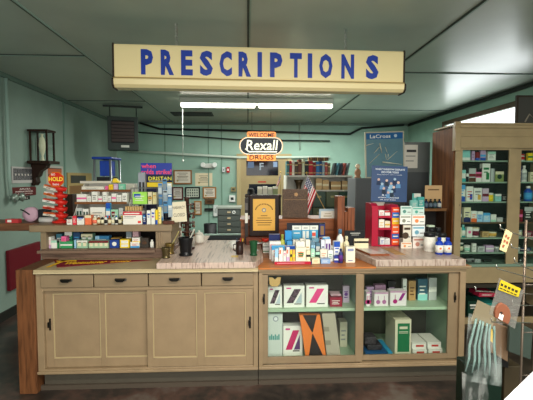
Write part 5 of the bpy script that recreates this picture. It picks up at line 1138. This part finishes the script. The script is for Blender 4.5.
for p, q_, r_ in (((380.5, 143), (382.5, 153), .009), ((380, 147), (374.5, 153), .007), ((380, 154), (370, 163), .005), ((367, 145), (374.5, 143), .006), ((386, 147), (388, 153), .005), ((388, 160), (398, 151.5), .005), ((383, 162), (402, 165), .01), ((386, 154), (387, 160), .006), ((389, 154), (388.5, 158), .006)): tool(p, q_, r_, mb)
mb.build('tool_picture', ls)
MB().text('LaCross', lx(371), lx(391.5), lz(138), lz(134.3), Yl - .003, M('e8ece8'), .002, .02, mat4=shr).build('lettering', ls)
MB().lathe([(.022, 0), (.022, -.002)], (lx(396.5), Yl - .003, lz(136)), M('b8d0e0'), 6, 'y', mat4=shr).build('emblem', ls)

# blue poster on the red rack
Yb_ = YR + .1; zp0 = rz(203.5) + .014
mt = Matrix.Translation((PX(388.5, Yb_), Yb_, rz(203.5) + .004)) @ Matrix.Rotation(-.05, 4, 'X') @ Matrix.Rotation(.03, 4, 'Y')
w2, h2 = 18.5 * Yb_ / 400, 37 * Yb_ / 400
po = thing('window_display_poster', 'navy blue poster of a crowd with white lettering above the red rack', 'poster', (PX(388.5, Yb_), Yb_, rz(203.5) + .004))
mb = MB().box(-w2, w2, 0, .006, .006, h2, M('20406e', .4, kind='paint', scale=8), mt); mb.build('card', po)
mb = MB(); wt = M('e4e8ec', .4)
mb.text('WHAT WINDOW DISPLAYS', -w2 * .8, w2 * .85, h2 * .88, h2 * .93, 0, wt, .001, .01, mat4=mt).text('DO FOR YOU!', -w2 * .45, w2 * .5, h2 * .80, h2 * .855, 0, wt, .001, .02, mat4=mt).text('they attract the crowds', -w2 * .7, w2 * .7, h2 * .745, h2 * .77, 0, wt, .001, 0, mat4=mt).text('& traffic', -w2 * .4, w2 * .3, h2 * .18, h2 * .22, 0, wt, .001, .01, mat4=mt).text('ATTENTION BUILDS SALES', -w2 * .6, w2 * .55, h2 * .11, h2 * .145, 0, wt, .001, .01, mat4=mt).text('ask your dealer', -w2 * .5, w2 * .4, h2 * .05, h2 * .085, 0, wt, .001, .01, mat4=mt); mb.build('lettering', po)
mb = MB(); random.seed(3)
for k, (u, v, s_) in enumerate(((-.6, .62, 1), (-.4, .5, 1.1), (-.15, .6, 1), (.1, .52, 1), (.3, .64, 1), (.5, .55, 1.1), (-.3, .38, 1), (0, .4, .9), (.25, .42, 1), (-.05, .27, 1), (.15, .3, 1))):
    cx_, cz_ = u * w2, v * h2; rr_ = .012 * s_
    mb.prism([(cx_ - rr_ * 1.7, cz_ - .05), (cx_ + rr_ * 1.7, cz_ - .05), (cx_ + rr_ * 1.4, cz_ - .012), (cx_ - rr_ * 1.4, cz_ - .012)], -.0008 - k * .0001, 0, M(['14284a', '5a88b4', '1a2a3c', '7fa8c8'][k % 4], .4), mat4=mt)
    mb.lathe([(rr_, 0), (rr_, -.0022)], (cx_, 0, cz_), M(['c8a8a0', '9fb8cc', 'd8b8ac'][k % 3], .5), 10, 'y', mat4=mt)
mb.build('crowd_picture', po)

# small brown shelf with teal boxes beside the cabinet
Ym = 4.2
ms = thing('wooden_stand', 'small brown wooden stand between the card rack and the tall cabinet', 'shelf', (PX(428, Ym), Ym + .1, 0))
mz = PZ(209, Ym); mx0, mx1 = PX(408.5, Ym), PX(446.5, Ym)
MB().box(mx0, mx1, Ym, Ym + .22, mz - .03, mz, M('7a5432', .45, kind='wood', st=(.9, 9, 9))).build('top_board', ms, bev=.003)
MB().box(mx0, mx0 + .02, Ym + .01, Ym + .22, .001, mz - .0305, M('3a281c', .5)).box(mx1 - .02, mx1, Ym + .01, Ym + .22, .001, mz - .0305, M('3a281c', .5)).box(mx0 + .02, mx1 - .02, Ym + .2, Ym + .22, .001, mz - .0305, M('1e1a18', .5)).build('side_and_back', ms)
tg = 'teal cartons on the small brown stand'
carton(411.5, 418, 200.5, Ym + .01, mz, 'pale teal carton', 'at the left end of the small brown stand', '8cd0c8', 'l:white', dep=.05, group=tg)
carton(418.4, 424.5, 197, Ym + .01, mz, 'deeper teal tall carton', 'in the middle of the small brown stand', '4fb0aa', 'l:white', dep=.05, group=tg)
carton(414, 421, 193.5, Ym + .065, mz, 'bright teal carton behind', 'the pale teal carton on the brown stand', '6cc4bc', 't:white', dep=.05, group=tg)
for k, px in enumerate((427.2, 431.6, 436, 440.4)):
    bottle(px, 4, 199, Ym + .01, mz, ['dark blue vial', 'black vial', 'dark green vial', 'navy vial with pale label'][k], 'on the small brown wooden stand', ['1c2c4a', '1a1a1c', '1e3a30', '1c2844'][k], 'black', 'lgrey' if k == 3 else '5a6a78', group='dark vials on the brown stand')
solo('price_card', MB().box(PX(424, Ym + .1), PX(441, Ym + .1), Ym + .09, Ym + .094, mz + .0006, PZ(185.5, Ym + .1), M('c8a478', .6)).box(PX(427, Ym + .1), PX(438, Ym + .1), Ym + .0892, Ym + .09, PZ(190.5, Ym + .1), PZ(189.3, Ym + .1), M('6a5238')), 'tan cardboard sign standing behind the dark vials', 'sign')

# things on top of the tall cabinet
pt = thing('framed_picture', 'dark framed picture with pale swirl on top of the tall cabinet', 'picture frame', (PX(526, 4.3), 4.32, TT + .0206))
MB().box(PX(517, 4.3, 110), PX(552, 4.3, 110), 4.31, 4.335, TT + .021, PZ(95, 4.3, 520), M('3a3028', .45)).build('frame', pt)
MB().box(PX(519, 4.3, 110), PX(550, 4.3, 110), 4.308, 4.3098, TT + .045, PZ(97, 4.3, 520), M('4a4844', .4)).tube([(PX(522, 4.3), 4.306, PZ(120, 4.3)), (PX(526, 4.3), 4.306, PZ(112, 4.3)), (PX(530, 4.3), 4.306, PZ(116, 4.3)), (PX(532, 4.3), 4.306, PZ(106, 4.3))], .008, M('9a9080')).build('picture', pt)
solo('kraft_box', MB().box(PX(462, 4.4), PX(484, 4.4), 4.4, 4.6, TT + .0206, TT + .06, M('a87c50', .6)), 'low brown cardboard box on top of the tall cabinet', 'box')

# ================================================================ DOOR AND BACK WALL THINGS
tan = M('9a8a62', .5, kind='paint', scale=5)
Yw = BY
dr = struct('door_1', MB().box(PX(241, Yw), PX(287, Yw), Yw - .05, Yw - .001, 0, PZ(157, Yw, 260), tan))
MB().box(PX(246.5, Yw), PX(278, Yw), Yw - .056, Yw - .0502, PZ(175.5, Yw), PZ(161, Yw), M('10141c', .1)).box(PX(248, Yw), PX(254, Yw), Yw - .0565, Yw - .056, PZ(168, Yw), PZ(162, Yw), M('4a6080', .3)).box(PX(273, Yw), PX(277, Yw), Yw - .0565, Yw - .056, PZ(167, Yw), PZ(162, Yw), M('7a90b0', .3)).build('upper_pane', dr)
MB().text('F', PX(259.5, Yw), PX(263.5, Yw), PZ(170, Yw), PZ(163, Yw), Yw - .056, M('8a98a4'), .002, .02).build('window_lettering', dr)
MB().box(PX(249, Yw), PX(276, Yw), Yw - .056, Yw - .0502, PZ(205, Yw), PZ(184, Yw), M('12161e', .1)).build('lower_pane', dr)
MB().box(PX(258, Yw), PX(266, Yw), Yw - .054, Yw - .0502, PZ(182.5, Yw), PZ(181.2, Yw), M('a8302c')).build('small_sign', dr)
MB().box(PX(237, Yw), PX(241, Yw) - .001, Yw - .07, Yw - .001, 0, PZ(154, Yw, 260), M('a89a72', .5)).box(PX(287, Yw) + .001, PZ and PX(291, Yw), Yw - .07, Yw - .001, 0, PZ(154, Yw, 260), M('a89a72', .5)).box(PX(241, Yw), PX(287, Yw), Yw - .07, Yw - .001, PZ(157, Yw, 260) + .001, PZ(154, Yw, 260), M('a89a72', .5)).build('door_frame', dr)
def frame_w(px0, px1, py0, py1, fcol, pcol, label, art='cert', name='framed_certificate', grp='certificates on the back wall'):
    Y = BY - .03; x0, x1 = PX(px0, Y, py0), PX(px1, Y, py0); z0, z1 = PZ(py1, Y, px0), PZ(py0, Y, px0)
    t = thing(name, label, 'picture frame' if fcol else 'certificate', ((x0 + x1) / 2, Y, z0), grp)
    b_ = .03 if fcol else 0
    if fcol: MB().box(x0, x1, Y, BY - .001, z0, z1, M(fcol, .45)).build('frame', t, bev=.004)
    mb = MB().box(x0 + b_, x1 - b_, Y - .003 if fcol else BY - .006, Y - .0002 if fcol else BY - .001, z0 + b_, z1 - b_, M(pcol, .5)); yk = Y - .003 if fcol else BY - .006
    w_, h_ = x1 - x0, z1 - z0
    if art == 'cert':
        for v_, wl in ((.78, .28), (.66, .2), (.55, .3), (.45, .26), (.3, .3)): mb.box((x0 + x1) / 2 - w_ * wl, (x0 + x1) / 2 + w_ * wl, yk - .001, yk, z0 + h_ * v_ - .006, z0 + h_ * v_ + .006, M('6a6458'))
        mb.lathe([(.02, 0), (.02, -.001)], (x0 + w_ * .22, yk, z0 + h_ * .25), M('a89858'), 10, 'y')
    else:
        for i in range(5):
            for j in range(3): mb.box(x0 + w_ * (.16 + i * .15), x0 + w_ * (.24 + i * .15), yk - .001, yk, z0 + h_ * (.2 + j * .23), z0 + h_ * (.34 + j * .23), M('3c4440'))
    mb.build('paper', t)
frame_w(173.3, 191.8, 170, 184.3, '8a5c34', 'cfc8b8', 'wide certificate in brown wooden frame, upper left on the back wall')
frame_w(195, 212.2, 173, 186, None, 'd8ccac', 'unframed cream certificate beside the wide brown frame')
frame_w(172, 183, 187, 200, '4a1a18', 'c8c0b8', 'certificate in dark red frame, lower left of the back wall group')
frame_w(185, 200, 187, 198.5, '1c1c1c', 'b8c0b0', 'black framed class photograph with rows of portraits', 'grid', 'framed_photograph')
frame_w(202.6, 216.2, 187, 198.5, '9a6c3c', 'd4ccbc', 'certificate in light wooden frame under the unframed certificate')
frame_w(194, 201.5, 201, 215, '9a6c3c', 'c8bfae', 'small light wood frame, lowest on the back wall')
el = thing('emergency_light', 'white emergency light box with two lamp heads high on the back wall', 'emergency light', (PX(209, 8.4), 8.4, PZ(168, 8.4)))
MB().box(PX(203, 8.42), PX(215.5, 8.42), 8.40, BY - .009, PZ(168, 8.4), PZ(163.5, 8.4), M('c8ccc6', .4)).build('battery_box', el, bev=.01)
for px in (203.5, 215): MB().lathe([(.02, .03), (.05, 0), (.052, -.02), (.045, -.03)], (PX(px, 8.36), 8.36, PZ(165, 8.36)), M('d8dcd8', .3), 14, 'y').tube([(PX(px, 8.36), 8.39, PZ(165, 8.36)), (PX(px, 8.36) , 8.42, PZ(165.5, 8.36))], .012, M('b8bcb8')).build('lamp_head', el)
def wallbox(px0, px1, py0, py1, m, name, label, cat, inner=None, d=.05):
    Y = BY - d; x0, x1 = PX(px0, Y), PX(px1, Y); z0, z1 = PZ(py1, Y), PZ(py0, Y)
    mb = MB().box(x0, x1, Y, BY - .009, z0, z1, M(m, .4))
    if inner: mb.box(x0 + (x1 - x0) * .25, x1 - (x1 - x0) * .25, Y - .003, Y, z0 + (z1 - z0) * .3, z1 - (z1 - z0) * .3, M(inner, .3))
    solo(name, mb, label, cat, bev=.003)
wallbox(226.8, 229.8, 167, 172.6, 'b02028', 'fire_alarm', 'red fire alarm box on the back wall left of the door', 'fire alarm', 'e8d8d4')
wallbox(222.5, 225.2, 167.3, 172.2, 'c8d0d0', 'alarm_siren', 'small white wall box left of the red fire alarm', 'wall box', '7a8488')
wallbox(231, 236, 187, 191.5, '8a8058', 'thermostat', 'beige thermostat on the back wall beside the door', 'thermostat', '3a3628')
wallbox(229.3, 235.2, 195.3, 201.8, 'dcdfda', 'security_keypad', 'white keypad with dark screen on the back wall', 'keypad', '1c2a28')
wallbox(205, 214.5, 199, 204, '5a4028', 'wall_clock_box', 'small dark brown wooden box on the back wall', 'box', '3a2818')
wallbox(213.5, 218, 205, 216, 'd4d8d4', 'paper_dispenser', 'white dispenser on the back wall left of the steel drawers', 'dispenser', 'a8b0ac')
wallbox(204.5, 213, 208, 210.5, '20201f', 'coat_hook_rail', 'short black hook rail on the back wall', 'hook rail')
# flat file drawers
FYc = 7.3
fc = thing('drawer_cabinet', 'dark grey steel drawer cabinet against the back, seen above the mat', 'cabinet', (PX(229, FYc), FYc + .25, 0))
fx0, fx1 = PX(217.5, FYc), PX(240.5, FYc); fz = PZ(208.5, FYc)
MB().box(fx0, fx1, FYc, FYc + .5, 0, fz, M('3c423e', .45, kind='paint')).build('cabinet_body', fc, bev=.004)
MB().box(fx0 - .02, fx1 + .02, FYc - .02, FYc + .52, fz + .0005, fz + .03, M('8a9088', .4)).build('top_board', fc)
hz_ = (fz - .06) / 9
for j in range(9):
    z1 = fz - .02 - j * hz_
    d_ = MB().box(fx0 + .015, fx1 - .015, FYc - .012, FYc - .0003, z1 - hz_ + .012, z1, M('4c524e', .4)).build('drawer', fc, bev=.002)
    MB().box((fx0 + fx1) / 2 - .03, (fx0 + fx1) / 2 + .03, FYc - .022, FYc - .0122, z1 - .06, z1 - .03, M('b8a888', .4, .3)).build('label_pull', d_)
solo('round_badge', MB().lathe([(.03, 0), (.03, -.004)], (fx1 - .12, FYc - .0125, fz - .065), M('d8dcd8'), 16, 'y').lathe([(.016, -.004), (.016, -.005)], (fx1 - .12, FYc - .0125, fz - .065), M('2a2a2a'), 16, 'y'), 'round white sticker on the upper right of the steel drawers', 'sticker') 
solo('waste_bin', MB().lathe([(.09, 0), (.12, .76), (.11, .76), (.085, .02)], (PX(210, 7.2), 7.25, 0.0006), M('141416', .5), 16), 'black bin left of the steel drawer cabinet', 'bin')
# dark back-room shelf with white bottles behind the certificate
q0 = thing('back_room_shelf', 'dark low shelf unit behind the gold certificate with bottles on top', 'shelf', (PX(263, 5.2), 5.35, 0))
zq = PZ(195, 5.2)
MB().box(PX(245, 5.2), PX(281.5, 5.2), 5.2, 5.5, zq - .03, zq, M('3a2c22', .5)).build('top_board', q0)
MB().box(PX(245.5, 5.2), PX(281, 5.2), 5.22, 5.5, 0, zq - .0305, M('26221e', .5)).build('cabinet_body', q0)
for k, (a, b, py, c_) in enumerate(((257.5, 262.3, 187, 'c8c8b4'), (262.8, 267.5, 186.5, 'd4d4c4'), (268, 272.6, 187.3, 'c0c4b0'), (273, 278, 186.5, '8a9a6c'))):
    carton(a, b, py, 5.24, zq, ['leftmost off-white carton', 'taller off-white carton in the middle', 'greyish white carton', 'olive green wide carton'][k], 'on the dark shelf behind the gold certificate', c_, 't:white', dep=.1, group='cartons on the dark back room shelf')
solo('black_hat', MB().lathe([(.075, 0), (.078, .006), (.05, .012), (.045, .06), (.03, .085), (.005, .09)], (PX(251, 5.25), 5.32, zq + .0006), M('0c0c0e', .7), 20), 'black hat lying on the dark shelf behind the certificate', 'hat')
us_flag('small_flag', 'second smaller flag in front of the back door', (280.5, 172.5), (280.5, 194.6), .08, .16, 5.30)

# oval drugstore sign hanging from the ceiling
Yx = 7.0
xs = lambda p: PX(p, Yx, 146); xz = lambda p: PZ(p, Yx, 261)
rs = thing('drugstore_sign', 'black oval drugstore sign with white script and orange tabs', 'sign', (xs(261), Yx, xz(160.8)))
org = M('e0803a', .4); drk = M('0b1018', .5)
def rrect(x0, x1, z0, z1, r, seg=8):
    pts = []
    for cx_, cz_, a0 in ((x1 - r, z1 - r, 0), (x0 + r, z1 - r, 90), (x0 + r, z0 + r, 180), (x1 - r, z0 + r, 270)):
        for k in range(seg + 1):
            a = (a0 + 90 * k / seg) * D2R; pts.append((cx_ + r * math.cos(a), cz_ + r * math.sin(a)))
    return pts
MB().prism(rrect(xs(247), xs(276), xz(138.5), xz(131.5), .03), Yx + .012, Yx + .05, org).build('upper_tab', rs)
MB().prism(rrect(xs(247), xs(276), xz(160.8), xz(153), .03), Yx + .012, Yx + .05, org).build('lower_tab', rs)
MB().prism(rrect(xs(239.3), xs(283), xz(154.8), xz(137), .145), Yx + .002, Yx + .0115, org).prism(rrect(xs(239.8), xs(282.5), xz(154.4), xz(137.5), .14), Yx - .002, Yx + .002, M('dcd8c8', .4)).prism(rrect(xs(240.4), xs(281.9), xz(153.8), xz(138), .13), Yx - .006, Yx - .002, drk).build('oval_panel', rs)
wt = M('d4d0bc', .5)
MB().text('Rexall', xs(246), xs(278), xz(150.2), xz(140), Yx - .006, wt, .006, .012, .12).box(xs(249), xs(277), Yx - .012, Yx - .006, xz(152.4), xz(151.2), wt).prism([(xs(249), xz(152.4)), (xs(249), xz(151.2)), (xs(245.5), xz(148.5)), (xs(244.8), xz(149.2))], Yx - .012, Yx - .006, wt).build('white_script', rs)
MB().text('WELCOME', xs(248.5), xs(274.5), xz(137.2), xz(132.8), Yx + .012, drk, .004, .012).text('DRUGS', xs(249.5), xs(273.5), xz(159.6), xz(155), Yx + .012, drk, .004, .012).build('tab_lettering', rs)
mb = MB()
for p in (252, 271): mb.tube([(xs(p), Yx + .03, xz(131.6)), (xs(p), Yx + .03, CZ - .012)], .004, M('3a3a3a', .4))
mb.build('hanging_rod', rs)

# air unit hung in the far left corner
au = thing('hanging_air_unit', 'dark louvred air unit hung from the ceiling at far left', 'air conditioner', (PX(123, 6.4), 6.5, PZ(150, 6.4, 123)), rotz=14)
ax, az0, az1 = PX(123, 6.4), PZ(150, 6.4, 123), PZ(116.5, 6.4, 123)
gm = M('2a3430', .5)
MB().box(ax - .225, ax + .225, 6.4, 6.7, az0, az1, gm).build('casing', au, bev=.006)
mb = MB().box(ax - .17, ax + .17, 6.394, 6.3998, az0 + .11, az1 - .06, M('0e0e10', .6))
for j in range(6):
    z = az0 + .13 + j * (az1 - az0 - .2) / 6
    mb.prism([(6.394, z), (6.372, z + .035), (6.376, z + .04), (6.396, z + .012)], ax - .165, ax + .165, M('4a4240', .5), 'x')
mb.build('louvre_grille', au)
MB().box(ax - .03, ax + .09, 6.39, 6.3998, az0 + .04, az0 + .075, M('b8bab0', .4)).build('name_badge', au)
mb = MB()
for x in (ax - .2, ax + .2): mb.tube([(x, 6.55, az1 + .0), (x, 6.55, CZ - .0125)], .008, M('222', .5) if 0 else M('242826', .5))
mb.box(ax - .3, ax + .3, 6.53, 6.57, CZ - .04, CZ - .013, M('242826', .5)).build('hanging_bracket', au)
# ceiling vent
mb = MB().box(PX(170, 7.2, 114), PX(212, 7.2, 114), 7.2, 7.6, CZ - .012, CZ - .0005, M('222624', .5))
for j in range(8): mb.box(PX(170, 7.2, 114) + .02, PX(212, 7.2, 114) - .02, 7.23 + j * .045, 7.245 + j * .045, CZ - .02, CZ - .012, M('3c4440', .5))
solo('ceiling_vent', mb, 'dark slatted vent in the ceiling behind the tube light', 'vent')
solo('pull_cord', MB().tube([(PX(182.5, 5.97, 115), 5.97, CZ - .0755), (PX(182.5, 5.97, 115), 5.97, PZ(160, 5.97))], .004, M('c0c4bc', .5), 6).lathe([(.01, 0), (.012, .02), (.004, .035)], (PX(182.5, 5.97, 115), 5.97, PZ(160, 5.97) - .03), M('c0c4bc'), 10), 'thin white pull cord hanging from the ceiling tube light', 'cord')

# ================================================================ FOREGROUND WIRE RACK (right)
wire = M('a8a49c', .3, .8)
WY = 1.75
wx = lambda p, y=WY: PX(p, y, 300)
rk = thing('wire_display_rack', 'upright wire rack with pronged hooks at the right foreground', 'rack', (wx(528), WY, 0))
mb = MB()
for p in (528, 541, 556): mb.tube([(wx(p), WY + .03, 0.002), (wx(p), WY + .03, PZ(222, WY))], .0055, M('6a5c50', .35, .6), 8)
mb.build('upright_tube', rk)
for py in (240, 290, 340, 385): MB().tube([(wx(528), WY + .03, PZ(py, WY)), (wx(556), WY + .03, PZ(py, WY))], .003, M('5a524a', .35, .7), 6).build('cross_wire', rk)
MB().tube([(wx(515), WY - .3, 0.013), (wx(515), WY + .15, .013)], .012, M('4a443e', .4, .5)).tube([(wx(560), WY - .3, .013), (wx(560), WY + .15, .013)], .012, M('4a443e', .4, .5)).tube([(wx(515), WY + .03, .012), (wx(560), WY + .03, .012)], .012, M('4a443e', .4, .5)).build('floor_base', rk)
hooks = [((548, 244), (500.5, 228.5), (500, 226)), ((540, 256), (512, 247.5), (511, 245.5)), ((538, 284), (497, 268.5), (496, 266)), ((540, 300), (476, 291), (475, 288)), ((536, 330), (492, 322), (491, 319.5)), ((540, 312), (513, 305), (512, 302)), ((538, 276), (515, 262), (514, 259))]
for k, (a, b, c_) in enumerate(hooks):
    A_ = Vector((wx(min(a[0], 538)), WY + .03, PZ(a[1], WY))); B_ = Vector((PX(b[0], WY - .06, b[1]), WY - .06, PZ(b[1], WY - .06, b[0]))); C_ = Vector((PX(c_[0], WY - .07, c_[1]), WY - .07, PZ(c_[1], WY - .07, c_[0]) + .006))
    MB().tube([A_, B_, C_], .0026, M('c4c0b8', .25, .9), 6).build('hook', rk)
# price tag
def card(pts, Y, th, m, mb=None, off=0):
    return (mb or MB()).prism([(PX(p[0], Y, p[1]), PZ(p[1], Y, p[0])) for p in pts], Y - off, Y - off + th, m)
pg = thing('price_tag', 'cream price tag with a dark price hanging from the top hook', 'tag', (PX(506, WY - .07), WY - .07, PZ(253, WY - .07)))
card([(506, 229), (512.5, 233), (506, 252.5), (499.5, 249.5)], WY - .075, .003, M('c0ae80', .6)).build('tag_card', pg)
mb = MB()
for k, (u, v) in enumerate(((505.8, 236), (504.3, 241), (503, 246), (508, 238), (506.8, 242.5))): card([(u, v - 1.6), (u + 1.8, v - .8), (u + .9, v + 1.8), (u - .8, v + 1)], WY - .0765, .0008, M('8a4a34'), mb)
mb.build('printed_price', pg)
# blister pack with yellow header
yb_ = WY - .09
bl = thing('comb_blister_pack', 'clear blister pack with yellow header and round brown pad', 'blister pack', (PX(507, yb_), yb_, PZ(329, yb_)))
card([(499.5, 278), (523.5, 290.5), (515, 329), (489.5, 314)], yb_, .003, M('8a8680', .2, kind='film', op=.3)).build('clear_card', bl)
card([(500.5, 279.5), (520.3, 288.3), (518, 297), (497.8, 289.5)], yb_, .002, M('b8a01c', .4), off=.003).build('yellow_header', bl)
mb = MB()
for k in range(5):
    u, v = 500.5 + k * 3.6, 283 + k * 1.6; card([(u, v), (u + 2.4, v + 1), (u + 1.8, v + 3.2), (u - .6, v + 2.2)], yb_, .0008, M('2a2818'), mb, off=.0042)
    u, v = 499.6 + k * 3.5, 287.2 + k * 1.5; card([(u, v), (u + 2.6, v + 1.1), (u + 2.3, v + 2.1), (u - .3, v + 1)], yb_, .0008, M('2a2818'), mb, off=.0042)
mb.build('printed_mark', bl)
pts = [(497.5, 303), (501, 302.2), (505, 304.5), (508, 309), (509, 315), (507.5, 321), (506, 323.5), (493.3, 316.5), (493, 312), (494.5, 306.5)]
card(pts, yb_, .014, M('7c4a34', .5), off=.0145).build('brown_pad', bl, bev=.003)
card([(497.5, 312), (501.5, 314), (500, 319.3), (496, 317)], yb_, .001, M('e0dcd8'), off=.016).build('price_sticker', bl)
MB().text('9', PX(497.6, yb_, 315), PX(499.9, yb_, 315), PZ(317.6, yb_), PZ(314.2, yb_), yb_ - .0162, M('1c1c1c'), .001, .02).build('price_figure', bl)
# bag of curved teal straps
yt = WY + .12
sb = thing('strap_package', 'clear bag of curved pale teal tubes with a cream header card', 'package', (PX(479, yt), yt, PZ(381, yt)))
card([(478, 300), (497, 309), (492, 329), (471, 320)], yt, .003, M('867a62', .6)).build('header_card', sb)
for k in range(6):
    x0_ = 467 + k * 4.6; P_ = [(x0_ + 9 - k * 1.2, 318 + k * 1.5), (x0_ + 6 - k * .6, 330), (x0_ + 2 + k * .2, 345), (x0_ + 1.5 + k * .6, 358 + k), (x0_ - 2 + k * 1.3, 371 + k * 1)]
    MB().tube([(PX(a, yt, b), yt - .004 - .005 * (k % 2), PZ(b, yt, a)) for a, b in P_], [.005, .006, .0065, .006, .003], M('76908a', .2), 8).build('curved_tube', sb)
card([(467, 312), (499, 322), (500, 385), (462, 379)], yt, .001, M('c8d0cc', .12, kind='film', op=.035, wrinkle=1), off=.016).build('clear_bag', sb)
# kraft packet, yellow tag, black bags, green box
kp = card([(493, 322), (509, 328), (508, 362), (490, 352)], WY + .2, .02, M('765e48', .6)); solo('kraft_packet', kp, 'tan paper packet hanging behind the brown pad pack', 'packet', bev=.003)
solo('yellow_tag', card([(489.5, 328), (494, 330), (493, 343), (488.8, 340)], WY + .17, .003, M('d8b44c', .5)), 'small yellow tag hanging between the teal tubes and the tan packet', 'tag')
solo('plastic_packet', card([(510, 318), (533, 330), (531, 360), (509, 352)], WY + .15, .02, M('3a443e', .3)), 'greyish green plastic wrapped packet on the wire rack', 'packet', bev=.004)
solo('black_package', card([(499, 325), (509, 330.5), (509, 369), (499, 366)], WY + .23, .05, M('1c1a1a', .3)), 'black package hanging behind the tan packet', 'package', bev=.006)
solo('plastic_packet', card([(497, 318), (508, 330), (498, 372), (492, 366)], WY + .3, .006, M('a89c9c', .2, kind='film', op=.4)), 'translucent mauve plastic packet beside the black package', 'packet')
# boxes on floor/low display
z1 = PZ(371, 1.95); mb = MB().box(wx(468, 1.97), wx(505, 1.97), 1.97, 2.07, .0006, z1, M('12241b', .35))
solo('green_display_box', mb, 'dark green display box standing behind the wire rack', 'box', bev=.006)
solo('cardboard_box', MB().box(wx(507, 2.0), wx(524, 2.0), 2.0, 2.1, .0006, PZ(372, 2.0), M('3a3020', .6)), 'brown cardboard box standing right of the green display box', 'box', bev=.004)
solo('plastic_drape', card([(462, 372), (470, 376), (486, 378), (489, 395), (484, 425), (463, 425)], 1.93, .002, M('b8b8b4', .15, kind='film', op=.09, wrinkle=1)), 'crumpled clear plastic wrap hanging over the green display box', 'plastic wrap')
# white card in the foreground corner
solo('white_placard', card([(503, 403), (535, 372), (560, 372), (560, 430), (503, 430)], 1.1, .006, M('e8eaf2', .5)), 'plain white placard at the bottom right corner of the photo', 'placard')
# ---------------------------------------------------------------- labels that several things share get their place in the photo
bpy.context.view_layer.update()
ORD = ['leftmost', 'second from left', 'third from left', 'fourth from left', 'fifth from left', 'sixth from left', 'seventh from left', 'eighth from left', 'ninth from left', 'tenth from left', 'eleventh from left', 'twelfth from left']
byl = {}
for o in ALL:
    if o.get('label'): byl.setdefault(o['label'], []).append(o)
for l, os_ in byl.items():
    if len(os_) > 1 and not l.startswith('='):
        os_.sort(key=lambda o: (o.location.x / max(o.location.y, .1)))
        for i, o in enumerate(os_):
            o['label'] = l + ', ' + ('rightmost' if i == len(os_) - 1 else ORD[i])
for o in ALL:
    k = len(o['label'].split())
    if k > 16 or k < 4: print('LABEL LEN', k, o['label'])
